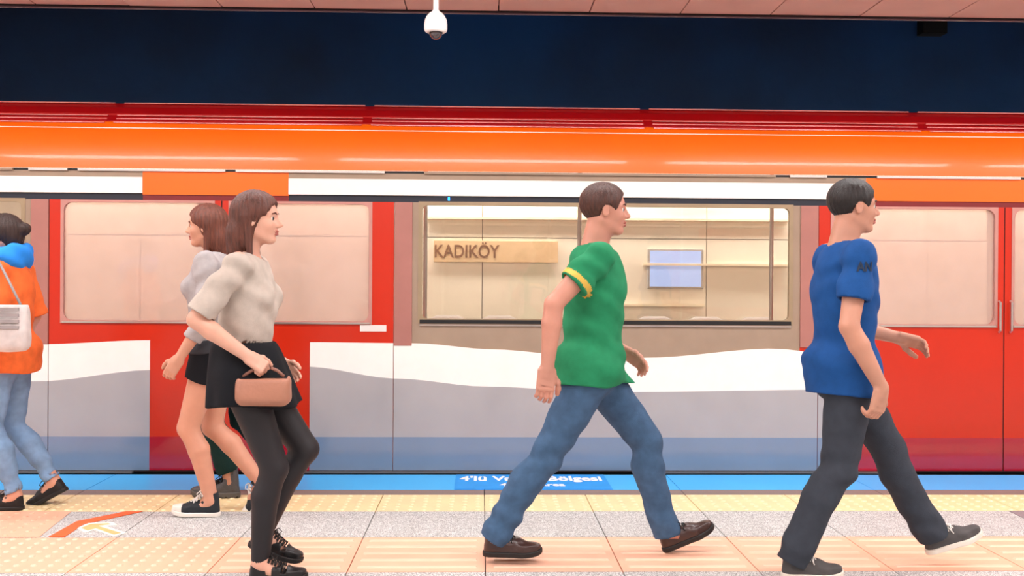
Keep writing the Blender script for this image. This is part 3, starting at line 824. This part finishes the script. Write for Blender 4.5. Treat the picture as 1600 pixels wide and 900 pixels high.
    def hp(a, b, c): return (HX.x + a * h, HX.y + b * h, HX.z + c * h)
    def headf(P):
        P = P.copy(); yy = np.abs(P[:, 1]); Q = P.copy(); Q[:, 1] = yy
        d = el(P, hp(-.05, 0, .14), (.415 * h, .335 * h, .355 * h))
        d = smin(d, el(P, hp(.10, 0, -.10), (.285 * h, .265 * h, .37 * h)), .03)
        d = smin(d, el(P, hp(.27, 0, -.40), (.085 * h, .11 * h, .075 * h)), .02)
        d = smin(d, rc(Q, hp(.22, .07, -.40), hp(-.08, .235, -.20), .06 * h, .055 * h), .02)
        d = smin(d, rc(Q, hp(.335, .03, .085), hp(.27, .21, .075), .04 * h, .03 * h), .012)
        d = smin(d, el(Q, hp(.24, .17, -.11), (.08 * h, .075 * h, .08 * h)), .02)
        d = smax(d, -el(Q, hp(.395, .145, .01), (.075 * h, .085 * h, .055 * h)), .012)
        nose = smin(rc(P, hp(.36, 0, .05), hp(.455, 0, -.11), .028 * h, .045 * h), rc(Q, hp(.41, .015, -.13), hp(.385, .055, -.13), .035 * h, .028 * h), .01)
        d = smin(d, nose, .012)
        d = smin(d, smin(el(P, hp(.375, 0, -.235), (.04 * h, .10 * h, .026 * h)), el(P, hp(.37, 0, -.29), (.04 * h, .085 * h, .030 * h)), .003), .006)
        ear = el(Q, hp(-.03, .345, -.02), (.075 * h, .028 * h, .135 * h)); ear = smax(ear, -el(Q, hp(-.01, .375, .0), (.04 * h, .022 * h, .08 * h)), .006)
        d = smin(d, ear, .008)
        d = smin(d, rc(P, (nb.x - .01 * H, 0, nb.z - .02 * H), hp(-.10, 0, -.22), (.0365 if not female else .030) * H, (.033 if not female else .027) * H), .025)
        return d
    def skinf(P):
        d = smin(torso(P, -.004), headf(P), .025)
        for i in (0, 1):
            d = smin(d, arm(P, i, 0, 2), .02); d = smin(d, handsf(P, i), .012)
            d = smin(d, leg(P, i), .025); d = smin(d, rc(P, ank[i], (ank[i].x + .06 * math.cos(shs[i][1]), ank[i].y, ank[i].z - .035 + .06 * math.sin(shs[i][1])), .0195 * H, .022 * H), .02)
        return d
    boxes = []
    def pad(pts, r): 
        a = np.array([tuple(p) for p in pts]); return a.min(0) - r, a.max(0) + r
    zc = HX.z - .55 * h
    boxes.append(((HX.x - .55 * h, -.45 * h, zc), (HX.x + .6 * h, .45 * h, HX.z + .6 * h), .0045))
    lo, hi = pad([pel, nb] + hips, .11 * H); lo[2] = hz - .1 * H; hi[2] = zc + .012
    lo[1] = -sw - .06; hi[1] = sw + .06
    boxes.append((lo, hi, .011))
    def armboxes(i):
        a, b = pad([sho[i].lerp(elb[i], .35), elb[i], wr[i]], .034 * H)
        return a, b
    # simple approach: arms, hands and legs meshed in their own boxes from limb-only fields, joined into the same mesh
    mesh_parts = [(lambda P: smin(torso(P, -.004), headf(P), .025), boxes[0]), (lambda P: smin(torso(P, -.006), headf(P), .025), boxes[1])]
    for i in (0, 1):
        lo, hi = pad([sho[i], elb[i], wr[i] + hdir[i] * .02], .04 * H)
        mesh_parts.append(((lambda P, i=i: smin(arm(P, i, 0, 2), handsf(P, i), .012)), (lo, hi, .007)))
        lo, hi = pad([wr[i] + hdir[i] * .01, wr[i] + hdir[i] * .2], .075)
        mesh_parts.append(((lambda P, i=i: smin(arm(P, i, 0, 2), handsf(P, i), .012)), (lo, hi, .0038)))
        lo, hi = pad([hips[i], kn[i], ank[i], ank[i] + Vector((.06, 0, -.04))], .062 * H)
        mesh_parts.append(((lambda P, i=i: smin(leg(P, i), rc(P, ank[i], (ank[i].x + .06 * math.cos(shs[i][1]), ank[i].y, ank[i].z - .035 + .06 * math.sin(shs[i][1])), .0195 * H, .022 * H), .02)), (lo, hi, .008)))
    Vs = []; Qs = []; k = 0
    for fn, (lo, hi, hh) in mesh_parts:
        V, Q = polygonize(fn, lo, hi, hh); Vs.append(V); Qs.append(Q + k); k += len(V)
    V = np.concatenate(Vs); Q = np.concatenate(Qs); cen = V[Q].mean(1)
    mi = np.zeros(len(Q), np.int32)
    lipz = (cen[:, 0] > hp(.355, 0, 0)[0]) & (np.abs(cen[:, 1]) < .09 * h) & (cen[:, 2] < hp(0, 0, -.21)[2]) & (cen[:, 2] > hp(0, 0, -.325)[2])
    mi[lipz] = 1
    me = bpy.data.meshes.new('body')
    allf = [tuple(q) for q in Q.tolist()]; allv = V.tolist(); mi = mi.tolist()
    # eyes and brows belong to the body mesh
    for sg in (-1, 1):
        eb = MB(); c = hp(.302, sg * .142, .01); r = .052 * h; n = 12
        for a in range(7):
            t = PI * a / 6
            for b in range(n): q = 2 * PI * b / n; eb.v.append((c[0] + r * math.cos(t), c[1] + r * math.sin(t) * math.cos(q), c[2] + r * math.sin(t) * math.sin(q)))
        for a in range(6):
            for b in range(n): eb.f.append((a * n + b, a * n + (b + 1) % n, (a + 1) * n + (b + 1) % n, (a + 1) * n + b)); eb.m.append(3 if a < 2 else 2)
        k0 = len(allv); allv += [list(v) for v in eb.v]; allf += [tuple(i_ + k0 for i_ in f) for f in eb.f]; mi += eb.m
        bb = MB().tube([hp(.385, sg * .05, .095), hp(.375, sg * .13, .125), hp(.325, sg * .22, .10)], [.014 * h, .018 * h, .008 * h], 6)
        k0 = len(allv); allv += [list(v) for v in bb.v]; allf += [tuple(i_ + k0 for i_ in f) for f in bb.f]; mi += [4] * len(bb.f)
    me.from_pydata(allv, [], allf)
    for mm in (skin, lipm, eyew, irism, hair): me.materials.append(mm)
    me.polygons.foreach_set('material_index', mi); me.polygons.foreach_set('use_smooth', [True] * len(me.polygons)); me.update()
    bo = bpy.data.objects.new('body', me); link(bo, e)
    # ---------------- hair
    def strands(P, a): 
        ang = np.arctan2(P[:, 1] - HX.y, P[:, 0] - HX.x + .1 * h)
        return a * (np.sin(26 * ang + 12 * P[:, 2]) * .6 + np.sin(47 * ang - 20 * P[:, 2] + 1) * .4)
    def hairf(P):
        o = .045 * h if hairstyle == 'short' else .07 * h
        Q = P.copy(); Q[:, 1] = np.abs(P[:, 1])
        d = el(P, hp(-.06, 0, .155), (.415 * h + o, .335 * h + o, .365 * h + o))
        face_cut = el(P, hp(.42, 0, -.10), (.30 * h, .40 * h, .42 * h))
        d = smax(d, -face_cut, .01)
        low = el(Q, hp(.02, .34, -.18), (.16 * h, .16 * h, .26 * h)) if hairstyle == 'short' else el(Q, hp(.22, .30, -.2), (.17 * h, .14 * h, .26 * h))
        d = smax(d, -low, .01)
        d = np.maximum(d, hp(0, 0, -.30)[2] - P[:, 2]) if hairstyle == 'short' else d
        if hairstyle == 'short': d = smax(d, (P[:, 0] - HX.x) * .75 + (hp(0, 0, -.13)[2] - P[:, 2]) - .02 * h, .01)
        if hairstyle == 'long':
            d = smin(d, el(P, hp(-.30, 0, -.25), (.22 * h, .33 * h, .55 * h)), .03)
            d = smin(d, rc(P, hp(-.36, 0, -.3), hp(-.46, 0, -1.15), .24 * h, .12 * h), .05)
            for s2 in (-1, 1): d = smin(d, rc(P, hp(-.14, s2 * .27, .0), hp(-.06, s2 * .33, -.85), .10 * h, .05 * h), .03)
        if hairstyle == 'bun':
            d = smin(d, el(P, hp(-.30, 0, -.1), (.2 * h, .28 * h, .3 * h)), .03)
            d = smin(d, el(P, hp(-.55, 0, .18), (.17 * h, .17 * h, .17 * h)), .015)
        return d + strands(P, .0028 if hairstyle != 'short' else .0018)
    zlo = -1.4 if hairstyle == 'long' else -.45
    sdf_obj('hair', hairf, [((HX.x - .9 * h, -.6 * h, HX.z + zlo * h), (HX.x + .5 * h, .6 * h, HX.z + .68 * h), .005)], hair, e)
    # ---------------- clothes
    of = outfit; objs = {}
    ph = px * .013
    if 'top' in of:
        t = of['top']; hemz = hz + t.get('hem', -.02) * H; slv = t.get('sleeve', .55); loose = t.get('loose', .016)
        def topf(P):
            d = torso(P, loose)
            cyl = np.sqrt((P[:, 0] + .006 * H) ** 2 + (P[:, 1] * .78) ** 2) - (.071 * H + loose)
            d = smin(d, smax(cyl, P[:, 2] - pel.z - .03 * H, .05), .06)
            if 'trousers' in of and 'skirt' not in of:
                for i in (0, 1): d = smin(d, smax(rc(P, hips[i], hips[i].lerp(kn[i], .6), .056 * H + loose, .05 * H + loose), P[:, 2] - hz - .02 * H, .04), .04)
            d = d - np.clip((pel.z + .06 * H - P[:, 2]) / .1, 0, 1) * .004
            for i in (0, 1):
                if slv <= 1:
                    end = sho[i].lerp(elb[i], slv)
                    s_ = rc(P, sho[i] + Vector((0, 0, -.006 * H)), elb[i], .029 * H * fat + loose * .7, .033 * H * fat + loose)
                    ax = (elb[i] - sho[i]).normalized(); cut = (P - A(end)) @ A(ax)
                    inner = arm(P, i, .004, 2)
                else:
                    endt = slv - 1; end = elb[i].lerp(wr[i], endt)
                    s_ = arm(P, i, loose * .9, 2); ax = (wr[i] - elb[i]).normalized()
                    cut = np.maximum((P - A(end)) @ A(ax), rc(P, sho[i], elb[i].lerp(wr[i], endt), .12, .09))
                    inner = arm(P, i, .004, 2)
                s_ = s_ + folds(P, .004, ph=ph + i)
                s_ = np.maximum(s_, cut)
                s_ = np.maximum(s_, -np.maximum(inner, -cut - .03))
                d = smin(d, s_, .022)
            if slv <= 1:
                pass
            d = d + folds(P, t.get('fold', .004), (11, 8, 19), ph)
            d = np.maximum(d, hemz + .006 * np.sin(20 * P[:, 0] + 14 * P[:, 1]) - P[:, 2])
            d = np.maximum(d, -np.maximum(torso(P, .004), P[:, 2] - hemz - .03))
            nk = t.get('neck', .046) * H
            d = np.maximum(d, -rc(P, nb + Vector((.0, 0, .0)), nb + Vector((.035 * H, 0, .12)), nk, nk * 1.5))
            return d
        lo, hi = pad([pel, nb] + sho + (elb if slv > .5 else []) + (wr if slv > 1 else []), .075 * H)
        lo[2] = min(hemz, min((elb[0].z, elb[1].z) if slv > 1 else (hemz,))) - .07; hi[2] = nb.z + .07
        lo[0] = min(lo[0], -.2); hi[0] = max(hi[0], .2)
        bandfn = None; tm = t['mat']
        if t.get('band'):
            tm = [t['mat'], t['band']]
            def bandfn(C):
                C = C.astype(F); o_ = np.zeros(len(C), np.int32)
                for i in (0, 1):
                    ax = (elb[i] - sho[i]).normalized(); q_ = (C - A(sho[i].lerp(elb[i], slv))) @ A(ax)
                    o_[(q_ > -.034) & (q_ < -.008) & (np.abs(arm(C, i)) < .06)] = 1
                return o_
        objs['top'] = sdf_obj(t['name'], topf, [(lo, hi, .0065)], tm, e, bandfn)
    if 'vest' in of:
        t = of['vest']; hemz = hz + t.get('hem', -.03) * H
        def vf(P):
            d = torso(P, t.get('loose', .03)) + folds(P, .005, (8, 9, 12), ph + 3)
            d = np.maximum(d, hemz - P[:, 2]); d = np.maximum(d, -rc(P, nb, nb + Vector((.05 * H, 0, .14)), .05 * H, .09 * H))
            op = rbox(P, (pel.x + .12 * H + lx * .6, 0, pel.z + .15 * H), (.085 * H, .035 * H, .4 * H), .01)
            d = np.maximum(d, -op)
            d = np.maximum(d, -torso(P, .016))
            for i in (0, 1):
                sg = -1 if i == 0 else 1
                slv = t.get('sleeve', 1.6); endt = slv - 1; end = elb[i].lerp(wr[i], endt); ax = (wr[i] - elb[i]).normalized()
                cut = np.maximum((P - A(end)) @ A(ax), rc(P, sho[i], end, .12, .09))
                s_ = arm(P, i, .014, 2) + folds(P, .005, ph=ph + i); s_ = np.maximum(s_, cut); s_ = np.maximum(s_, -np.maximum(arm(P, i, .004, 2), -cut - .03))
                d = smin(d, s_, .012)
            return d
        lo, hi = pad([pel, nb] + sho + elb + wr, .08 * H); lo[2] = min(hemz, lo[2]); lo[0] = min(lo[0], -.14)
        hi[2] = nb.z + .07
        objs['vest'] = sdf_obj(t['name'], vf, [(lo, hi, .0065)], t['mat'], e)
    if 'trousers' in of:
        t = of['trousers']; topz = hz + min(.075, of.get('top', {}).get('hem', 0) + .03) * H; lo_ = t.get('loose', .016); cuff = t.get('cuff', .0)
        def tf(P):
            d = el(P, pel + Vector((-.008 * H, 0, 0)), (.073 * H + lo_, .094 * H + lo_, .09 * H + lo_))
            for i in (0, 1):
                tt_ = t.get('to', 1.0)
                l_ = leg(P, i, lo_, lo_ + cuff)
                if tt_ >= 1:
                    cut_p = ank[i] + (ank[i] - kn[i]).normalized() * t.get('over', .015)
                    ax = (ank[i] - kn[i]).normalized()
                else:
                    cut_p = hips[i].lerp(kn[i], tt_); ax = (kn[i] - hips[i]).normalized()
                cut = (P - A(cut_p)) @ A(ax)
                if tt_ >= 1: cut = np.where((np.abs(P[:, 1] - ank[i].y) < .15) & (np.linalg.norm(P - A(ank[i]), axis=1) < .25), cut, -1)
                else: cut = np.where((P[:, 1] * (-1 if i == 0 else 1)) > -.0, cut, -1)
                # folds gather at knee and ankle
                wgt = np.exp(-((P[:, 2] - ank[i].z - .06) / .09) ** 2) + .6 * np.exp(-((P[:, 2] - kn[i].z) / .09) ** 2) + .35
                l_ = l_ + folds(P, t.get('fold', .005), (14, 6, 22), ph + i) * wgt * .8
                l_ = np.maximum(l_, cut)
                l_ = np.maximum(l_, -np.maximum(leg(P, i, .004), -cut - .03))
                d = smin(d, l_, .03) if tt_ >= 1 else smin(d, l_, .02)
            d = d + folds(P, .002, (11, 8, 9), ph)
            if t.get('to', 1.0) < 1:
                zmin = min((hips[i].lerp(kn[i], t['to'])).z for i in (0, 1))
            d = np.maximum(d, P[:, 2] - topz)
            return d
        pts = [pel] + hips + (kn + ank if t.get('to', 1) >= 1 else [hips[i].lerp(kn[i], t['to']) for i in (0, 1)])
        lo, hi = pad(pts, .075 * H); hi[2] = topz + .02; lo[2] = (min(a.z for a in ank) - .06) if t.get('to', 1) >= 1 else min(p[2] for p in pts) - .05
        lo[0] = min(lo[0], -.15)
        objs['trousers'] = sdf_obj(t['name'], tf, [(lo, hi, .0065)], t['mat'], e)
    if 'skirt' in of:
        t = of['skirt']; topz = hz + .085 * H; hemz = hz - t.get('len', .12) * H
        def sf(P):
            u = np.clip((topz - P[:, 2]) / (topz - hemz), 0, 1.1); rr = .062 * H + .028 * H * np.sqrt(np.clip(u, 0, 1.1)) + .012 * H * u
            ang = np.arctan2(P[:, 1], P[:, 0] + .001); rr = rr + .012 + (.001 + .005 * u) * np.sin(9 * ang + ph)
            sft = (kn[0].x + kn[1].x) * .12 * u
            q = np.sqrt(((P[:, 0] - sft + .01) / 1.08) ** 2 + (P[:, 1] / 1.22) ** 2) - rr
            for i in (0, 1): q = smin(q, rc(P, hips[i], kn[i], .056 * H + .012, .05 * H + .012), .04)
            q = np.maximum(q, P[:, 2] - topz); q = np.maximum(q, hemz + .01 * np.sin(3 * ang) - P[:, 2])
            ins = np.minimum(leg(P, 0, .006), leg(P, 1, .006)); q = np.maximum(q, -np.maximum(ins, P[:, 2] - hemz - .05))
            return q * .8
        objs['skirt'] = sdf_obj(t['name'], sf, [((-.24, -.24, hemz - .03), (.28, .24, topz + .02), .0065)], t['mat'], e)
    if 'tights' in of:
        t = of['tights']
        def tgt(P):
            d = 9 * np.ones(len(P), F)
            for i in t.get('legs', (0, 1)):
                cut_p = ank[i] + (ank[i] - kn[i]).normalized() * .0; ax = (ank[i] - kn[i]).normalized()
                l_ = leg(P, i, .003); cut = (P - A(cut_p)) @ A(ax); cut = np.where(np.linalg.norm(P - A(ank[i]), axis=1) < .25, cut, -1)
                d = np.minimum(d, np.maximum(l_, cut))
            return d
        lo, hi = pad(hips + kn + ank, .062 * H)
        objs['tights'] = sdf_obj(t['name'], tgt, [(lo, hi, .0065)], t['mat'], e)
    if 'scarf' in of:
        def scf(P):
            q = P - A(nb + Vector((.012 * H, 0, .01 * H))); r = np.sqrt(q[:, 0] ** 2 + (q[:, 1] * .85) ** 2)
            d = np.sqrt((r - .058 * H) ** 2 + ((q[:, 2] + .25 * q[:, 0]) * .62) ** 2) - .027 * H
            d = smin(d, rc(P, nb + Vector((.065 * H, .0, -.01)), nb + Vector((.085 * H, .02, -.22)), .03, .024), .02)
            return d + .004 * np.sin(60 * q[:, 2] + 5 * np.arctan2(q[:, 1], q[:, 0]))
        sdf_obj('scarf', scf, [((nb.x - .2, -.2, nb.z - .28), (nb.x + .25, .2, nb.z + .12), .006)], of['scarf'], e)
    for i in (0, 1):
        make_shoe(e, shs[i][0], shs[i][1], of['shoe_kind'], of['shoe_mats'], sk)
    return dict(root=e, wr=wr, elb=elb, sho=sho, nb=nb, pel=pel, H=H, hdir=hdir, hip=hz, objs=objs, kn=kn, ank=ank)

def gy(px, py): return gnd(px, py).y
def lx_(px, py, Y, face, px0):   # local forward coordinate of a pixel for a person whose origin is px0
    return (at(px, py, Y).x - at(px0, 450, Y).x) * face
def lz(px, py, Y): return at(px, py, Y).z

# ---- man in blue, right
Y = gy(1235, 903) + .08; p0 = 1320
nearY = Y - .2
L = lambda px, py, yy=Y: (lx_(px, py, yy, 1, p0), lz(px, py, yy))
navy_j = cloth('charcoal denim', '3a3f48'); bluet = cloth('royal blue jersey', '1a4c8a', bump=.15)
skA = skinm('tan skin', 'c48c74'); hairblk = hairm('black hair', '1c1412'); hairbr = hairm('brown hair', '4a2a20')
hw = L(1340, 604, nearY); hf = L(1410, 560)
shoe_grey = mat('grey suede', '4d4a4a', .8, bump=.2); sole_w = mat('off white rubber', 'e6ddd0', .6); sole_b = mat('dark rubber sole', '1a1616', .6)
lace_w = mat('white lace', 'f0ebe4', .7); lace_b = mat('black lace', '0e0d0e', .6); leather_br = mat('dark brown leather', '3a2420', .35, bump=.15, coat=.2)
h1 = L(1212, 903)[0]; h2 = L(1462, 880)[0]
bm = human('person in a blue t-shirt and charcoal jeans striding right, front arm hanging', p0, Y, 1, 1.76,
      [(h1, .0, 0.0), (h2, .05, .33)], [(hw[0], -.27, hw[1]), (.32, .22, 1.02)], lean=.0, hip=.895,
      skin=skA, hair=hairblk, outfit=dict(top=dict(name='t_shirt', mat=bluet, hem=-.06, sleeve=.66, loose=.018, fold=.005),
      trousers=dict(name='jeans', mat=navy_j, loose=.017, cuff=.016, over=.02, fold=.006), shoe_kind='low', shoe_mats=(shoe_grey, sole_w, lace_w, None)), grip=('back', 'relax'),
      wristdir={0: (-.22, .02, -1)}, armk=1.08)
# ---- man in green, centre
Y = gy(800, 879) + .08; p0 = 925
L = lambda px, py, yy=Y: (lx_(px, py, yy, 1, p0), lz(px, py, yy))
hw = L(846, 572, Y - .2)
greent = cloth('green jersey', '27855a', var=.1, bump=.15); bluej = cloth('mid blue denim', '44607f', var=.16)
gm = human('person in a green t-shirt and blue jeans mid-stride with laced brown shoes', p0, Y, 1, 1.80,
      [(L(748, 879)[0], .0, 0.0), (L(1042, 879)[0], .0, .42)], [(hw[0], -.26, hw[1]), (.17, .22, .94)], lean=.02, hip=.875,
      skin=skinm('ruddy skin', 'c98d78'), hair=hairbr, outfit=dict(top=dict(name='t_shirt', mat=greent, hem=-.04, sleeve=.6, loose=.022, fold=.006, band=mat('yellow band', 'd9b04a', .7)),
      trousers=dict(name='jeans', mat=bluej, loose=.015, cuff=.012, over=.015, fold=.007), shoe_kind='low', shoe_mats=(leather_br, sole_b, lace_b, None)))
# ---- woman near, facing right, black tights
Y = gy(425, 906) + .06; p0 = 385
L = lambda px, py, yy=Y: (lx_(px, py, yy, 1, p0), lz(px, py, yy))
ew = L(405, 556, Y - .18)
offw = cloth('off white linen', 'beb2a7', var=.1); blackc = cloth('black cotton', '15171c')
tight = mat('black tights', '171318', .6, var=.15)
wn = human('person in a cream blouse, black skirt and black tights walking right, nearest the camera', p0, Y, 1, 1.66,
      [(L(395, 903)[0], 0.0, 0.0), (L(395, 903)[0] - .04, .11, -.35)], [(ew[0], -.20, ew[1]), (.10, .2, .90)], lean=.01, hip=.86, female=True,
      skin=skinm('light skin', 'dba58e'), hair=hairm('auburn hair', '5e3428'), hairstyle='long',
      outfit=dict(top=dict(name='blouse', mat=offw, hem=.075, sleeve=.92, loose=.013, fold=.006),
      skirt=dict(name='skirt', mat=blackc, len=.075), tights=dict(name='tights', mat=tight), shoe_kind='sandal', shoe_mats=(mat('black strap leather', '121012', .4), sole_b, lace_b, None)),
      elbow_pole={0: (-1, -.3, -.6)}, grip=('grip', 'relax'))
# ---- woman behind, facing left, canvas shoes
Y = gy(310, 806) + .07; p0 = 338
L = lambda px, py, yy=Y: (lx_(px, py, yy, -1, p0), lz(px, py, yy))
greyc = cloth('pale grey knit', 'a8a2a2', var=.12); darkt = cloth('dark grey top', '3a3a3e')
canvas = mat('black canvas', '20262c', .8, bump=.2, bscale=300)
cap = mat('white rubber cap', 'eae4da', .4)
fr = L(350, 806)
wa = human('person in a grey cardigan and black shorts walking left in black canvas high-top shoes', p0, Y, -1, 1.70,
      [(L(430, 790)[0], .13, -.85), (fr[0], .0, 0.02)], [(-.02, -.18, .80), (L(300, 570, Y - .2)[0], .24, .86)], lean=.02, hip=.875, female=True,
      skin=skinm('warm skin', 'cf967c'), hair=hairm('chestnut hair', '6a3828'), hairstyle='long',
      outfit=dict(top=dict(name='top', mat=darkt, hem=.0, sleeve=.3, loose=.012), vest=dict(name='cardigan', mat=greyc, hem=-.05, sleeve=1.55),
      trousers=dict(name='shorts', mat=blackc, to=.38, loose=.02), shoe_kind='high', shoe_mats=(canvas, cap, lace_w, cap), shoe_scale=.262))
# ---- person in dark green behind
Y = gy(340, 788) + .26; p0 = 372
L = lambda px, py, yy=Y: (lx_(px, py, yy, -1, p0), lz(px, py, yy))
dgreen = cloth('dark green cotton', '14302e')
pc = human('person in dark green clothes and grey boots walking left behind the two others', p0, Y, -1, 1.66,
      [(-.34, .06, -.4), (L(380, 788)[0], 0., 0.)], [(.12, -.2, .86), (-.05, .19, .80)], hip=.85,
      skin=skA, hair=hairbr, outfit=dict(top=dict(name='jacket', mat=dgreen, hem=-.04, sleeve=1.9, loose=.02),
      trousers=dict(name='trousers', mat=dgreen, loose=.02, cuff=.0, over=-.06), shoe_kind='boot', shoe_mats=(mat('dark grey boot leather', '4c4a4c', .5, bump=.3), mat('grey lug sole', '55504c', .7), lace_b, None), shoe_scale=.29))
# ---- person at left edge
Y = gy(20, 797) + .08; p0 = 14
L = lambda px, py, yy=Y: (lx_(px, py, yy, -1, p0), lz(px, py, yy))
lb = cloth('light blue denim', '7fa0c4', var=.14)
pd = human('person in an orange top, blue scarf and light blue jeans at the left edge', p0, Y, -1, 1.64,
      [(-.30, .08, -.5), (L(47, 797)[0], 0., 0.)], [(.1, -.24, .84), (.02, .24, .80)], hip=.85, female=True, nod=0,
      skin=skinm('light skin two', 'd9a088'), hair=hairm('dark brown hair', '33211c'), hairstyle='bun',
      outfit=dict(top=dict(name='blouse', mat=cloth('orange jersey', 'f07238'), hem=-.06, sleeve=.95, loose=.022), scarf=cloth('bright blue scarf', '2f8ff0'),
      trousers=dict(name='jeans', mat=lb, loose=.008, over=-.02), shoe_kind='low', shoe_mats=(mat('black shoe fabric', '141215', .6, bump=.2), sole_b, lace_b, None), shoe_scale=.25))

# ---- bags
def tote(label, name, root, c, w_, h_, d_, mat_b, mat_s, shoulder, stripes=None):
    """soft bag hanging by a strap; coordinates local to the carrier, kept as a thing of its own"""
    bpy.context.view_layer.update(); MW = root.matrix_world
    e = empty(name, MW @ Vector(c), label, 'bag', rz=root.rotation_euler.z)
    def f(P):
        z = P[:, 2]; bulge = 1 - .25 * (z / h_ * 2) ** 2 
        q = np.stack([P[:, 0], P[:, 1] / np.clip(bulge * (1 + .5 * (-z / h_)), .4, 2), z], 1)
        d = rbox(q, (0, 0, 0), (w_ / 2, d_ / 2, h_ / 2), min(w_, d_) * .35) + folds(P, .004, (16, 4, 9), 2)
        return np.maximum(d, -rbox(P, (0, 0, h_ / 2), (w_ / 2 - .012, d_ / 2 - .012, .02), .004)) * .7
    sdf_obj('bag_body', f, [((-w_ / 2 - .04, -d_ - .02, -h_ / 2 - .03), (w_ / 2 + .04, d_ + .02, h_ / 2 + .03), .006)], mat_b, e)
    if stripes:
        for i in range(4):
            z = h_ * (.34 - .12 * i); MB().box(-w_ / 2 + .025, w_ / 2 - .025, d_ / 2 * .99, d_ / 2 * .99 + .012, z - .008, z + .008).build('stripe', stripes, e)
    s = Vector(shoulder) - Vector(c)
    for k in (-1, 1):
        top = s + Vector((k * .0, 0, 0))
        MB().tube([(k * w_ * .38, 0, h_ * .42), ((k * w_ * .30 + top.x) / 2 + k * .02, top.y * .5, (h_ / 2 + top.z) / 2), (top.x + k * .02, top.y, top.z)], .007, 8).build('strap', mat_s, e, smooth=True)
    return e
sh = wn['wr'][0] + wn['hdir'][0] * .09
tote('brown rounded handbag held in front of the black skirt', 'handbag', wn['root'], (sh.x - .01, sh.y - .0, sh.z - .085), .22, .13, .10, mat('tan brown leather', 'a9735c', .5, bump=.2), mat('brown strap', '8a5f50', .5), (sh.x, sh.y, sh.z + .005))
tote('white striped shoulder bag carried by the person in orange', 'tote_bag', pd['root'], (-.10, .36, 1.02), .34, .26, .10, cloth('white canvas', 'd8cfcc'), mat('grey strap', '8c8888', .6), (.0, .175, 1.37), cloth('grey stripe', 'a49c9c'))
# print on the blue t-shirt, wrapped to the cloth
from mathutils.bvhtree import BVHTree
sh_o = bm['objs']['top']; me = sh_o.data
bvh = BVHTree.FromPolygons([v.co for v in me.vertices], [p.vertices for p in me.polygons])
tt = text_obj('print', 'AN', .055, mat('dark print', '10243c', .7), bm['root'], depth=.0, bold=.0015)
last = -.3
import bmesh
_b = bmesh.new(); _b.from_mesh(tt.data); bmesh.ops.triangulate(_b, faces=_b.faces[:]); bmesh.ops.subdivide_edges(_b, edges=_b.edges[:], cuts=3, use_grid_fill=True); _b.to_mesh(tt.data); _b.free()
for v in tt.data.vertices:
    x_, z_ = -.05 + v.co.x * .85, 1.315 + v.co.y
    hit = bvh.ray_cast(Vector((x_, -1, z_)), Vector((0, 1, 0)))
    if hit[0] is not None and hit[0].y < 0: last = hit[0].y - .005
    v.co = Vector((x_, last, z_))
tt.data.update()
